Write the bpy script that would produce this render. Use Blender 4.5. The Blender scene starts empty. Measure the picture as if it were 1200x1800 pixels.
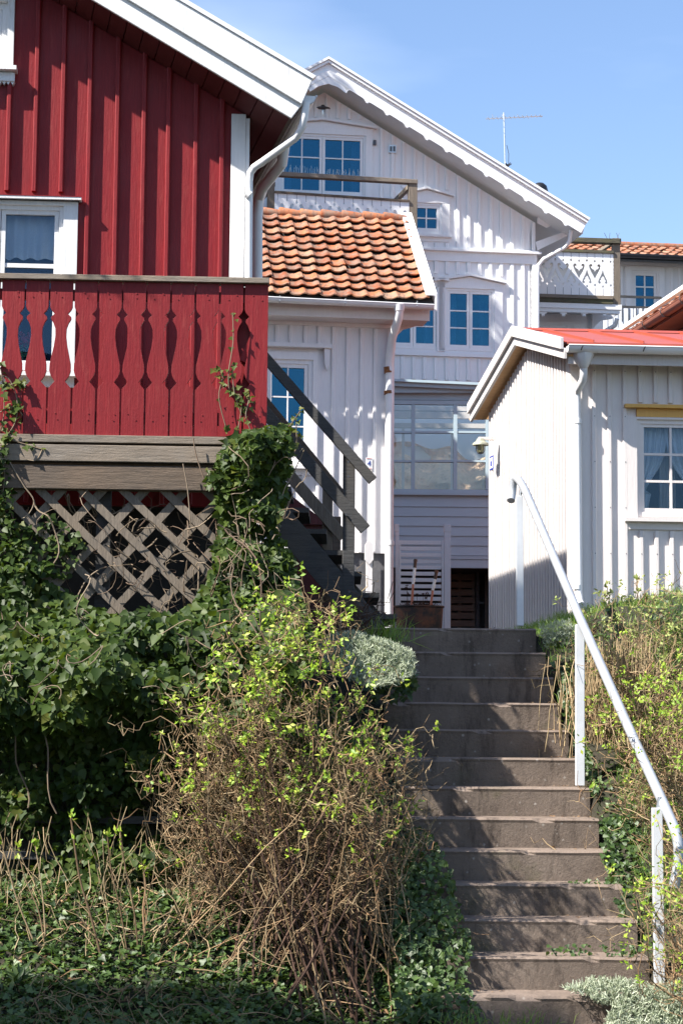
import bpy, math, random
import numpy as np
from mathutils import Vector, Matrix, noise
random.seed(7); rng = np.random.default_rng(7)
sc = bpy.context.scene
COL = sc.collection
R_ = math.radians
# ------------------------------------------------------------------ camera, world, sun
FOC, PITCH, ROLL, EYE = 3500.0, 0.1105, 0.0085, 1.6
cam = bpy.data.cameras.new('camera'); camo = bpy.data.objects.new('camera', cam); COL.objects.link(camo)
RM = Matrix.Rotation(math.pi/2+PITCH, 3, 'X') @ Matrix.Rotation(ROLL, 3, 'Z')
camo.matrix_world = Matrix.Translation((0, 0, EYE)) @ RM.to_4x4()
cam.sensor_fit = 'VERTICAL'; cam.sensor_height = 36; cam.sensor_width = 24; cam.lens = FOC/1800*36
cam.clip_start = 0.1; cam.clip_end = 2000
sc.camera = camo
SUN = Vector((-2.12, -1.15, 2.42)).normalized()
w = bpy.data.worlds.new("World"); sc.world = w; w.use_nodes = True
nt = w.node_tree; bg = nt.nodes['Background']
sky = nt.nodes.new('ShaderNodeTexSky'); sky.sky_type = 'NISHITA'; sky.sun_disc = False
sky.sun_elevation = math.asin(SUN.z); sky.sun_rotation = math.atan2(SUN.x, SUN.y)
sky.air_density = 1.0; sky.dust_density = 0.6; sky.ozone_density = 2.2
tc = nt.nodes.new('ShaderNodeTexCoord'); mp = nt.nodes.new('ShaderNodeMapping'); mp.inputs['Scale'].default_value = (2.2, 1.0, 7.5); mp.inputs['Rotation'].default_value = (0, .32, 0)
nz = nt.nodes.new('ShaderNodeTexNoise'); nz.inputs['Scale'].default_value = 1.6; nz.inputs['Detail'].default_value = 5; nz.inputs['Roughness'].default_value = .45
cr = nt.nodes.new('ShaderNodeMapRange'); cr.inputs[1].default_value = .47; cr.inputs[2].default_value = .8; cr.inputs[3].default_value = 0; cr.inputs[4].default_value = .30
mx = nt.nodes.new('ShaderNodeMixRGB'); mx.inputs[2].default_value = (7.0, 7.6, 8.6, 1)
L = nt.links.new
L(tc.outputs['Generated'], mp.inputs[0]); L(mp.outputs[0], nz.inputs['Vector']); L(nz.outputs[0], cr.inputs[0]); L(cr.outputs[0], mx.inputs[0])
tn = nt.nodes.new('ShaderNodeMixRGB'); tn.blend_type = 'MULTIPLY'; tn.inputs[0].default_value = 1; tn.inputs[2].default_value = (.98, .99, 1.04, 1)
L(sky.outputs[0], mx.inputs[1]); L(mx.outputs[0], tn.inputs[1]); L(tn.outputs[0], bg.inputs[0]); bg.inputs[1].default_value = 0.088
sl = bpy.data.lights.new('sun', 'SUN'); slo = bpy.data.objects.new('sun', sl); COL.objects.link(slo)
sl.energy = 4.8; sl.angle = R_(0.5); sl.color = (1, .945, .86)
slo.rotation_euler = SUN.to_track_quat('Z', 'Y').to_euler(); slo.location = (-20, -10, 30)
sc.view_settings.view_transform = 'Standard'; sc.view_settings.look = 'None'; sc.view_settings.exposure = 1.4; sc.view_settings.gamma = 1
# ------------------------------------------------------------------ helpers
C0 = Vector((0, 0, EYE))
def ray(px, py): return RM @ Vector(((px-600)/FOC, (900-py)/FOC, -1))
def P(px, py, Y):
    d = ray(px, py); return C0 + d*(Y/d.y)
class Frame:            # a vertical plane: u along the wall, v outward, z up
    def __init__(s, px, Y, ang, X=None):
        o = P(px, 1286, Y); s.ox = o.x if X is None else X; s.oy = Y
        a = R_(ang); s.c = math.cos(a); s.s = math.sin(a)
    def pt(s, u, v, z): return Vector((s.ox+u*s.c+v*s.s, s.oy+u*s.s-v*s.c, z))
    def px(s, x, y, v=0.0):
        d = ray(x, y); n = Vector((s.s, -s.c, 0)); o = s.pt(0, v, 0); o.z = 0
        t = (o-C0).dot(n)/d.dot(n); q = C0+d*t
        return ((q.x-o.x)*s.c+(q.y-o.y)*s.s, q.z)
def tag(o, label=None, cat=None, group=None, kind=None):
    if label: o['label'] = label
    if cat: o['category'] = cat
    if group: o['group'] = group
    if kind: o['kind'] = kind
    return o
def thing(name, label, cat, loc, group=None):
    o = bpy.data.objects.new(name, None); COL.objects.link(o); o.location = loc; o.empty_display_size = .1
    return tag(o, label, cat, group)
def wloc(p):
    v = Vector((0, 0, 0))
    while p is not None: v += p.location; p = p.parent
    return v
class MB:
    def __init__(s): s.V = []; s.F = []; s.A = []
    def add(s, vs, fs, a=None):
        b = len(s.V); s.V += [tuple(v) for v in vs]; s.F += [tuple(i+b for i in f) for f in fs]
        if a is None: a = random.random()
        s.A += [a]*len(fs)
    def extr(s, pts, vec, a=None):
        n = len(pts); vec = Vector(vec); pts = [Vector(p) for p in pts]
        s.add(pts+[p+vec for p in pts], [tuple(range(n)), tuple(range(2*n-1, n-1, -1))]+[(i, i+n, (i+1) % n+n, (i+1) % n) for i in range(n)], a)
    def box(s, f, u0, u1, v0, v1, z0, z1, a=None):
        s.extr([f.pt(u0, v1, z0), f.pt(u1, v1, z0), f.pt(u1, v1, z1), f.pt(u0, v1, z1)], f.pt(0, v0, 0)-f.pt(0, v1, 0), a)
    def pbox(s, f, x0, y0, x1, y1, v0, v1, a=None):
        xm = (x0+x1)/2; ym = (y0+y1)/2
        s.box(f, f.px(x0, ym, v1)[0], f.px(x1, ym, v1)[0], v0, v1, f.px(xm, y1, v1)[1], f.px(xm, y0, v1)[1], a)
    def ppoly(s, f, pts, v0, v1, a=None):
        q = [f.px(x, y, v1) for x, y in pts]
        s.extr([f.pt(u, v1, z) for u, z in q], f.pt(0, v0, 0)-f.pt(0, v1, 0), a)
    def upoly(s, f, pts, v0, v1, a=None):
        s.extr([f.pt(u, v1, z) for u, z in pts], f.pt(0, v0, 0)-f.pt(0, v1, 0), a)
    def aabb(s, x0, x1, y0, y1, z0, z1, a=None):
        s.extr([(x0, y0, z0), (x1, y0, z0), (x1, y0, z1), (x0, y0, z1)], (0, y1-y0, 0), a)
    def bar(s, p, q, w, h, a=None, up=Vector((0, 0, 1))):
        p = Vector(p); q = Vector(q); d = (q-p).normalized(); sd = d.cross(up)
        if sd.length < 1e-4: sd = Vector((1, 0, 0))
        sd.normalize(); t = sd.cross(d).normalized(); sd *= w/2; t *= h/2
        s.extr([p-sd-t, p+sd-t, p+sd+t, p-sd+t], q-p, a)
    def tube(s, pts, r, n=8, a=None, cap=True):
        pts = [Vector(p) for p in pts]; m = len(pts)
        rs = r if isinstance(r, (list, tuple)) else [r]*m
        vs = []; ref = None
        for i in range(m):
            t = (pts[min(i+1, m-1)]-pts[max(i-1, 0)])
            if t.length < 1e-7: t = Vector((0, 0, 1))
            t.normalize()
            if ref is None: ref = Vector((0, 0, 1)) if abs(t.z) < .9 else Vector((1, 0, 0))
            b = t.cross(ref); 
            if b.length < 1e-4: b = t.orthogonal()
            b.normalize(); ref = b.cross(t).normalized()
            for k in range(n):
                an = 2*math.pi*k/n
                vs.append(pts[i]+(b*math.cos(an)+ref*math.sin(an))*rs[i])
        fs = [(i*n+k, i*n+(k+1) % n, (i+1)*n+(k+1) % n, (i+1)*n+k) for i in range(m-1) for k in range(n)]
        if cap and n > 3: fs += [tuple(range(n-1, -1, -1)), tuple(range((m-1)*n, m*n))]
        s.add(vs, fs, a)
    def lathe(s, c, prof, n=20, sx=1, sy=1, a=None):
        c = Vector(c); vs = [c+Vector((r*sx*math.cos(2*math.pi*k/n), r*sy*math.sin(2*math.pi*k/n), z)) for r, z in prof for k in range(n)]
        fs = [(i*n+k, i*n+(k+1) % n, (i+1)*n+(k+1) % n, (i+1)*n+k) for i in range(len(prof)-1) for k in range(n)]
        s.add(vs, fs, a)
    def mesh(s, me):
        b = len(s.V); s.V += [tuple(v.co) for v in me.vertices]; s.F += [tuple(i+b for i in p.vertices) for p in me.polygons]; s.A += [random.random()]*len(me.polygons)
    def build(s, name, mat, parent=None, smooth=False, bevel=0, label=None):
        loc = wloc(parent) if parent else Vector(s.V[0])
        me = bpy.data.meshes.new(name)
        me.from_pydata([(v[0]-loc.x, v[1]-loc.y, v[2]-loc.z) for v in s.V], [], s.F)
        at = me.attributes.new('rnd', 'FLOAT', 'FACE'); at.data.foreach_set('value', s.A)
        me.materials.append(mat)
        if smooth:
            me.polygons.foreach_set('use_smooth', [True]*len(me.polygons))
            try: me.set_sharp_from_angle(angle=R_(40))
            except Exception: pass
        me.validate()
        o = bpy.data.objects.new(name, me); COL.objects.link(o)
        if parent: o.parent = parent
        else: o.location = loc
        if bevel:
            b = o.modifiers.new('bevel', 'BEVEL'); b.width = bevel; b.segments = 2; b.limit_method = 'ANGLE'; b.angle_limit = R_(50)
        if label: o['label'] = label
        return o
def npmesh(name, V, T, A, mat, parent=None, smooth=False):
    loc = wloc(parent) if parent else Vector((float(V[0][0]), float(V[0][1]), float(V[0][2])))
    V = V-np.array(loc); me = bpy.data.meshes.new(name); n = len(T); k = T.shape[1]
    me.vertices.add(len(V)); me.vertices.foreach_set('co', V.astype(np.float32).ravel())
    me.loops.add(n*k); me.loops.foreach_set('vertex_index', T.astype(np.int32).ravel())
    me.polygons.add(n); me.polygons.foreach_set('loop_start', np.arange(0, n*k, k, dtype=np.int32)); me.polygons.foreach_set('loop_total', np.full(n, k, dtype=np.int32))
    at = me.attributes.new('rnd', 'FLOAT', 'FACE'); at.data.foreach_set('value', A.astype(np.float32))
    me.update(calc_edges=True); me.materials.append(mat)
    if smooth: me.polygons.foreach_set('use_smooth', [True]*n)
    o = bpy.data.objects.new(name, me); COL.objects.link(o)
    if parent: o.parent = parent
    else: o.location = loc
    return o
def holed(f, outer, holes, v0, v1):
    """flat panel in frame f (u,z points) with holes, as mesh in world coordinates"""
    cu = bpy.data.curves.new('t', 'CURVE'); cu.dimensions = '2D'; cu.fill_mode = 'BOTH'; cu.extrude = abs(v1-v0)/2
    for ring in [outer]+holes:
        sp = cu.splines.new('POLY'); sp.points.add(len(ring)-1); sp.use_cyclic_u = True
        for i, (u, z) in enumerate(ring): sp.points[i].co = (u, z, 0, 1)
    ob = bpy.data.objects.new('t', cu); COL.objects.link(ob)
    dg = bpy.context.evaluated_depsgraph_get(); me = bpy.data.meshes.new_from_object(ob.evaluated_get(dg))
    vm = (v0+v1)/2
    for v in me.vertices: v.co = f.pt(v.co.x, vm+v.co.z, v.co.y)
    bpy.data.objects.remove(ob); bpy.data.curves.remove(cu)
    return me
def textmesh(txt, f, u, z, size, v, ext=.002):
    cu = bpy.data.curves.new('t', 'FONT'); cu.body = txt; cu.size = size; cu.extrude = ext; cu.align_x = 'CENTER'; cu.align_y = 'CENTER'
    ob = bpy.data.objects.new('t', cu); COL.objects.link(ob)
    dg = bpy.context.evaluated_depsgraph_get(); me = bpy.data.meshes.new_from_object(ob.evaluated_get(dg))
    for w_ in me.vertices: w_.co = f.pt(u+w_.co.x, v+w_.co.z, z+w_.co.y)
    bpy.data.objects.remove(ob); bpy.data.curves.remove(cu)
    return me
# ------------------------------------------------------------------ materials
def newmat(name):
    m = bpy.data.materials.new(name); m.use_nodes = True; t = m.node_tree; return m, t, t.nodes['Principled BSDF']
def N(t, ty, **k):
    n = t.nodes.new(ty)
    for a, b in k.items():
        if a in ('p',): continue
        if a.startswith('i_'): n.inputs[a[2:]].default_value = b
        else: setattr(n, a, b)
    return n
def coords(t, scale=(1, 1, 1)):
    c = t.nodes.new('ShaderNodeTexCoord'); m = t.nodes.new('ShaderNodeMapping'); m.inputs['Scale'].default_value = scale
    t.links.new(c.outputs['Object'], m.inputs[0]); return m.outputs[0]
def noise_(t, vec, scale, detail=4, rough=.55):
    n = t.nodes.new('ShaderNodeTexNoise'); n.inputs['Scale'].default_value = scale; n.inputs['Detail'].default_value = detail; n.inputs['Roughness'].default_value = rough
    t.links.new(vec, n.inputs['Vector']); return n.outputs[0]
def rng_(t, val, a, b, c=0., d=1.):
    n = t.nodes.new('ShaderNodeMapRange'); n.inputs[1].default_value = a; n.inputs[2].default_value = b; n.inputs[3].default_value = c; n.inputs[4].default_value = d
    t.links.new(val, n.inputs[0]); return n.outputs[0]
def mix(t, fac, a, b, mode='MIX'):
    n = t.nodes.new('ShaderNodeMixRGB'); n.blend_type = mode
    if isinstance(fac, (int, float)): n.inputs[0].default_value = fac
    else: t.links.new(fac, n.inputs[0])
    for i, x in ((1, a), (2, b)):
        if isinstance(x, tuple): n.inputs[i].default_value = (*x, 1) if len(x) == 3 else x
        else: t.links.new(x, n.inputs[i])
    return n.outputs[0]
def bump(t, b, h, st, dist=.01, prev=None):
    n = t.nodes.new('ShaderNodeBump'); n.inputs['Strength'].default_value = st; n.inputs['Distance'].default_value = dist
    t.links.new(h, n.inputs['Height'])
    if prev: t.links.new(prev, n.inputs['Normal'])
    t.links.new(n.outputs[0], b.inputs['Normal']); return n.outputs[0]
def attr(t):
    n = t.nodes.new('ShaderNodeAttribute'); n.attribute_name = 'rnd'; return n.outputs['Fac']
def paint(name, c, c2, rough=.5, st=.35, grain=(14, 14, 1.2), dirt=None, dirtamt=.4, spec=.5, knots=False):
    """painted board: long grain, blotches, brush bumps, a little dirt"""
    m, t, b = newmat(name); g = coords(t, grain); o = coords(t)
    n1 = noise_(t, g, 6, 6, .6); n2 = noise_(t, o, 1.7, 4); n3 = noise_(t, o, 45, 3, .7)
    col = mix(t, rng_(t, n1, .3, .7), c, c2)
    col = mix(t, rng_(t, n2, .35, .7, 0, .35), col, c2)
    col = mix(t, rng_(t, attr(t), 0, 1, 0, .25), col, tuple(x*.8 for x in c2))
    if dirt: 
        g2 = coords(t, (9, 9, 1.5)); n4 = noise_(t, g2, 3.1, 6, .7)
        col = mix(t, rng_(t, n4, .56, .75, 0, dirtamt), col, dirt)
    t.links.new(col, b.inputs['Base Color'])
    t.links.new(rng_(t, n2, .3, .7, rough-.08, rough+.12), b.inputs['Roughness'])
    b.inputs['Specular IOR Level'].default_value = spec
    p = bump(t, b, n1, st, .006); bump(t, b, n3, st*.8, .003, p)
    return m
def simple(name, c, rough=.6, metal=0, c2=None, scale=8, st=.1, spec=.5):
    m, t, b = newmat(name); o = coords(t); n = noise_(t, o, scale, 5, .6)
    c2 = c2 or tuple(x*.75 for x in c)
    t.links.new(mix(t, rng_(t, n, .3, .7), c, c2), b.inputs['Base Color'])
    b.inputs['Roughness'].default_value = rough; b.inputs['Metallic'].default_value = metal; b.inputs['Specular IOR Level'].default_value = spec
    bump(t, b, noise_(t, o, scale*5, 4), st, .004); return m
def wood(name, c, c2, c3, grain=(1.2, 12, 12), rough=.8, st=.6):
    m, t, b = newmat(name); g = coords(t, grain); o = coords(t)
    n1 = noise_(t, g, 5, 8, .65); n2 = noise_(t, o, 2.2, 4); n3 = noise_(t, g, 22, 4, .7)
    col = mix(t, rng_(t, n1, .32, .68), c, c2); col = mix(t, rng_(t, n2, .45, .75, 0, .6), col, c3)
    col = mix(t, rng_(t, n3, .55, .72, 0, .5), col, tuple(x*.45 for x in c2))
    col = mix(t, rng_(t, attr(t), 0, 1, 0, .3), col, c2)
    t.links.new(col, b.inputs['Base Color']); b.inputs['Roughness'].default_value = rough
    p = bump(t, b, n1, st, .008); bump(t, b, n3, st, .004, p); return m
M = {}
try: sc.cycles.max_bounces = 12; sc.cycles.diffuse_bounces = 7
except Exception: pass
M['red'] = paint('red_paint', (.245, .0125, .0155), (.175, .0095, .013), .5, .4, dirt=(.30, .055, .045), dirtamt=.5, spec=.3)
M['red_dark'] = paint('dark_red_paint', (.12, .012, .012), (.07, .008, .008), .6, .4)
M['white'] = paint('white_paint', (.84, .84, .85), (.78, .785, .80), .5, .3, dirt=(.55, .53, .50), dirtamt=.25)
M['white_old'] = paint('weathered_white_paint', (.78, .78, .77), (.68, .68, .68), .55, .35, dirt=(.42, .38, .33), dirtamt=.5)
M['cream'] = paint('warm_white_paint', (.74, .69, .665), (.68, .63, .605), .55, .3, dirt=(.55, .48, .42), dirtamt=.3)
M['cottage'] = paint('sun_dimmed_white_paint', (.61, .575, .565), (.53, .50, .49), .6, .4, dirt=(.40, .34, .29), dirtamt=.4)  # cottage white darkened in colour to hold back the sun on its gable
M['porch'] = paint('porch_white_paint', (.82, .80, .80), (.75, .73, .74), .5, .3, dirt=(.55, .5, .46), dirtamt=.3)
M['grey_white'] = paint('grey_white_paint', (.42, .53, .585), (.37, .475, .525), .5, .2, grain=(1.2, 14, 14))
M['yellow'] = paint('yellow_paint', (.70, .40, .09), (.62, .34, .075), .5, .2)
M['pine'] = wood('bare_pine', (.68, .43, .22), (.52, .31, .15), (.5, .33, .2))
M['wood'] = wood('weathered_wood', (0.255, 0.2167, 0.1785), (0.1445, 0.119, 0.0935), (0.289, 0.204, 0.1275))
M['wood_v'] = wood('weathered_wood_upright', (0.2295, 0.187, 0.1445), (0.119, 0.09775, 0.0765), (0.221, 0.1615, 0.102), grain=(12, 12, 1.2))
M['wood_dk'] = wood('dark_stained_wood', (0.06, 0.06, 0.06), (0.028, 0.028, 0.0296), (0.096, 0.08, 0.06))
M['wood_mid'] = wood('brown_grey_wood', (0.1445, 0.1062, 0.0765), (0.068, 0.051, 0.03825), (0.1955, 0.1275, 0.0765))
M['moss_wood'] = wood('mossy_wood', (.12, .105, .07), (.05, .045, .03), (.13, .13, .03))
M['pipe'] = simple('painted_pipe', (.78, .78, .78), .35, 0, (.70, .70, .71), 3, .05)
M['galv'] = simple('galvanised_steel', (.62, .64, .66), .32, .85, (.5, .52, .54), 14, .12)
M['railpaint'] = simple('worn_light_metal_paint', (.44, .46, .49), .42, .3, (.36, .38, .41), 9, .15)
M['postpaint'] = simple('shade_lifted_post_paint', (.60, .62, .65), .4, .1, (.50, .52, .55), 7, .05)  # rail paint made lighter to lift the posts out of their shade
M['black'] = simple('black_plastic', (.012, .012, .013), .35)
M['metal_dk'] = simple('dark_metal', (.10, .10, .11), .4, .7)
M['redmetal'] = simple('red_sheet_metal', (.36, .07, .035), .42, .0, (.30, .055, .035), 3, .05, .6)
M['copper'] = simple('copper_brown_metal', (.42, .15, .09), .4, .2, (.33, .12, .075), 4, .05)
M['found'] = simple('foundation_render', (.13, .13, .14), .9, 0, (.08, .08, .09), 5, .5)
M['found_dk'] = simple('shade_black_foundation', (.03, .028, .026), .95, 0, (.015, .014, .013), 5, .5)  # near-black colour stands in for the deep shade under the deck
M['shade'] = simple('lampshade_fabric', (.8, .8, .76), .8)
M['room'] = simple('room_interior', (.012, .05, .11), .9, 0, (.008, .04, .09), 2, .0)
M['bluepaint'] = simple('blue_enamel', (.02, .05, .35), .3)
M['enamel'] = simple('white_enamel', (.82, .82, .82), .25)
M['redenamel'] = simple('red_enamel', (.6, .05, .05), .3)
M['flower_pink'] = simple('pink_petals', (.55, .08, .18), .7); M['flower_leaf'] = simple('houseplant_leaf', (.05, .25, .16), .6)
def curtain_mat():
    m, t, b = newmat('sheer_curtain'); b.inputs['Base Color'].default_value = (.82, .84, .86, 1); b.inputs['Roughness'].default_value = .9
    tr = t.nodes.new('ShaderNodeBsdfTransparent'); mxs = t.nodes.new('ShaderNodeMixShader'); o = coords(t, (60, 60, 60)); n = noise_(t, o, 4)
    t.links.new(rng_(t, n, .3, .7, .6, .95), mxs.inputs[0]); t.links.new(tr.outputs[0], mxs.inputs[1]); t.links.new(b.outputs[0], mxs.inputs[2])
    t.links.new(mxs.outputs[0], t.nodes['Material Output'].inputs[0]); return m
M['curtain'] = curtain_mat()
M['drape'] = simple('grey_drape', (.5, .48, .45), .9)
def glass_mat(name, refl=.32, tint=(.55, .72, .85), gl=(.06, .22, .33)):
    m, t, b = newmat(name); t.nodes.remove(b)
    tr = N(t, 'ShaderNodeBsdfTransparent'); tr.inputs[0].default_value = (*tint, 1)
    g = N(t, 'ShaderNodeBsdfGlossy'); g.inputs['Roughness'].default_value = .02; g.inputs[0].default_value = (*gl, 1)
    bp = N(t, 'ShaderNodeBump'); bp.inputs['Strength'].default_value = .22; bp.inputs['Distance'].default_value = .02; t.links.new(noise_(t, coords(t), 2.5, 2), bp.inputs['Height']); t.links.new(bp.outputs[0], g.inputs['Normal'])
    lw = N(t, 'ShaderNodeLayerWeight'); lw.inputs[0].default_value = .25
    f = rng_(t, lw.outputs['Fresnel'], 0, 1, refl, 1)
    x = N(t, 'ShaderNodeMixShader'); t.links.new(f, x.inputs[0]); t.links.new(tr.outputs[0], x.inputs[1]); t.links.new(g.outputs[0], x.inputs[2])
    t.links.new(x.outputs[0], t.nodes['Material Output'].inputs[0]); return m
M['glass'] = glass_mat('window_glass')
M['glass_pale'] = glass_mat('pale_reflecting_glass', .07, (.95, .95, .93), (.62, .68, .72))
M['glass_clear'] = glass_mat('clear_window_glass', .03, (.9, .94, .97), (.35, .5, .65))
def tile_mat():
    m, t, b = newmat('clay_pantile'); o = coords(t); a = attr(t); n = noise_(t, o, 9, 6, .65); n2 = noise_(t, coords(t, (5, 1.5, 1.5)), 8, 5, .7)
    r = N(t, 'ShaderNodeValToRGB'); r.color_ramp.elements[0].color = (.22, .06, .022, 1); r.color_ramp.elements[1].color = (.37, .12, .042, 1)
    e = r.color_ramp.elements.new(.35); e.color = (.34, .095, .03, 1); e = r.color_ramp.elements.new(.8); e.color = (.39, .13, .048, 1); e = r.color_ramp.elements.new(.93); e.color = (.40, .2, .11, 1)
    t.links.new(a, r.inputs[0])
    col = mix(t, rng_(t, n, .40, .64, 0, .85), r.outputs[0], (.20, .155, .12)); col = mix(t, rng_(t, n2, .54, .66, 0, .9), col, (.07, .055, .045))
    t.links.new(col, b.inputs['Base Color']); b.inputs['Roughness'].default_value = .85; bump(t, b, n, .5, .01); return m
M['tile'] = tile_mat()
def concrete_mat():
    m, t, b = newmat('brown_concrete'); o = coords(t); n = noise_(t, o, 3, 6, .6); n2 = noise_(t, o, 60, 5, .8); vo = N(t, 'ShaderNodeTexVoronoi'); vo.inputs['Scale'].default_value = 15; t.links.new(o, vo.inputs['Vector'])
    vs = noise_(t, o, 11, 3, .6)
    col = mix(t, rng_(t, n, .3, .7), (.195, .158, .130), (.085, .068, .057)); col = mix(t, rng_(t, n2, .35, .75, 0, .75), col, (.19, .145, .115)); col = mix(t, rng_(t, n2, .25, .42, .6, 0), col, (.05, .035, .028))
    mu = N(t, 'ShaderNodeMath', operation='MULTIPLY'); t.links.new(rng_(t, vo.outputs['Distance'], .16, .08), mu.inputs[0]); t.links.new(rng_(t, vs, .47, .54), mu.inputs[1])
    col = mix(t, mu.outputs[0], col, (.30, .27, .24))
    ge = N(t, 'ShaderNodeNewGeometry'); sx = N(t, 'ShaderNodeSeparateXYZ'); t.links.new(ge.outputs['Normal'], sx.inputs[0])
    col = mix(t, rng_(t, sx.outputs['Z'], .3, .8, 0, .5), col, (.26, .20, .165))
    g3 = noise_(t, coords(t, (5, 5, 1.1)), 2.4, 6, .7); col = mix(t, rng_(t, g3, .52, .70, 0, .7), col, (.035, .028, .024)); col = mix(t, rng_(t, noise_(t, o, 1.3, 5, .7), .58, .72, 0, .5), col, (.07, .075, .03))
    t.links.new(col, b.inputs['Base Color']); b.inputs['Roughness'].default_value = .95; b.inputs['Specular IOR Level'].default_value = .2
    p = bump(t, b, n2, .8, .008); bump(t, b, n, .5, .03, p); return m
M['concrete'] = concrete_mat()
def leaf_mat(name, cols, rough=.45, tl=.25, spec=.5):
    m, t, b = newmat(name); a = attr(t); r = N(t, 'ShaderNodeValToRGB'); cr = r.color_ramp
    cr.elements[0].color = (*cols[0], 1); cr.elements[1].color = (*cols[-1], 1)
    for i, c in enumerate(cols[1:-1]): e = cr.elements.new((i+1)/(len(cols)-1)); e.color = (*c, 1)
    t.links.new(a, r.inputs[0]); t.links.new(r.outputs[0], b.inputs['Base Color']); b.inputs['Roughness'].default_value = rough; b.inputs['Specular IOR Level'].default_value = spec
    if tl:
        x = N(t, 'ShaderNodeMixShader'); x.inputs[0].default_value = tl; tr = N(t, 'ShaderNodeBsdfTranslucent'); t.links.new(mix(t, .5, r.outputs[0], (.3, .45, .02), 'ADD'), tr.inputs[0])
        t.links.new(b.outputs[0], x.inputs[1]); t.links.new(tr.outputs[0], x.inputs[2]); t.links.new(x.outputs[0], t.nodes['Material Output'].inputs[0])
    return m
M['ivy'] = leaf_mat('ivy_leaf', [(0.012, 0.024, 0.0045), (0.024, 0.0465, 0.0075), (0.039, 0.066, 0.0105), (0.06375, 0.09, 0.0165), (0.1125, 0.1125, 0.0225)], .5, .15, .22)
M['ivy_dk'] = leaf_mat('ground_ivy_leaf', [(0.018, 0.0396, 0.01008), (0.036, 0.072, 0.01584), (0.0612, 0.108, 0.02304), (0.0936, 0.144, 0.036)], .5, .15)
M['young'] = leaf_mat('young_rose_leaf', [(.14, .26, .02), (.24, .38, .03), (.36, .48, .05), (.42, .44, .08)], .5, .3)
M['silver'] = leaf_mat('silvery_leaf', [(.26, .30, .20), (.36, .40, .29), (.45, .48, .38)], .8, .1, .2)
M['grass'] = leaf_mat('grass_blade', [(0.063, 0.144, 0.0135), (0.117, 0.225, 0.027), (0.18, 0.288, 0.045), (0.252, 0.252, 0.081)], .5, .3)
M['bud'] = leaf_mat('budding_leaf', [(.20, .26, .06), (.30, .34, .10), (.24, .24, .08)], .6, .2)
M['twig'] = leaf_mat('rose_twig', [(0.1066, 0.0697, 0.041), (0.2214, 0.1517, 0.0861), (0.3444, 0.2624, 0.1558), (0.246, 0.1394, 0.0738), (0.1804, 0.1476, 0.082)], .85, 0, .2)
M['twig_dk'] = leaf_mat('dark_twig', [(0.048, 0.028, 0.02), (0.08, 0.048, 0.036), (0.12, 0.072, 0.048)], .9, 0, .2)
M['straw'] = leaf_mat('dry_stalk', [(0.306, 0.225, 0.126), (0.432, 0.333, 0.198), (0.36, 0.252, 0.144)], .85, .1, .2)
M['vine'] = leaf_mat('vine_stem', [(0.15, 0.1125, 0.075), (0.24, 0.1875, 0.135), (0.12, 0.075, 0.0525)], .85, 0, .2)
def ground_mat():
    m, t, b = newmat('soil'); o = coords(t); n = noise_(t, o, 2, 6, .65); n2 = noise_(t, o, 30, 5, .7)
    col = mix(t, rng_(t, n, .35, .65), (.03, .023, .016), (.018, .024, .01)); col = mix(t, rng_(t, n2, .55, .75, 0, .7), col, (.08, .06, .035))
    t.links.new(col, b.inputs['Base Color']); b.inputs['Roughness'].default_value = 1; bump(t, b, n2, .8, .02); return m
M['soil'] = ground_mat()
def rock_mat():
    m, t, b = newmat('sunlit_tone_granite'); o = coords(t); n = noise_(t, o, 1.6, 7, .6); n2 = noise_(t, coords(t, (3, 3, 1)), 5, 6, .7)
    col = mix(t, rng_(t, n, .35, .65), (1.0, .72, .46), (.85, .62, .42)); col = mix(t, rng_(t, n2, .5, .7, 0, .5), col, (.35, .26, .2))  # very bright warm base stands in for sunlight on the rock
    t.links.new(col, b.inputs['Base Color']); b.inputs['Roughness'].default_value = .9; bump(t, b, n2, .6, .05); return m
M['rock'] = rock_mat()
def iron_mat():
    m, t, b = newmat('rusty_iron'); o = coords(t); n = noise_(t, o, 7, 6, .65)
    t.links.new(mix(t, rng_(t, n, .45, .65), (.035, .03, .028), (.16, .06, .03)), b.inputs['Base Color']); b.inputs['Roughness'].default_value = .7; b.inputs['Metallic'].default_value = .3; bump(t, b, n, .4, .01); return m
M['iron'] = iron_mat()
M['rust'] = simple('rust', (.30, .12, .04), .9, 0, (.12, .05, .02), 40)
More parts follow.
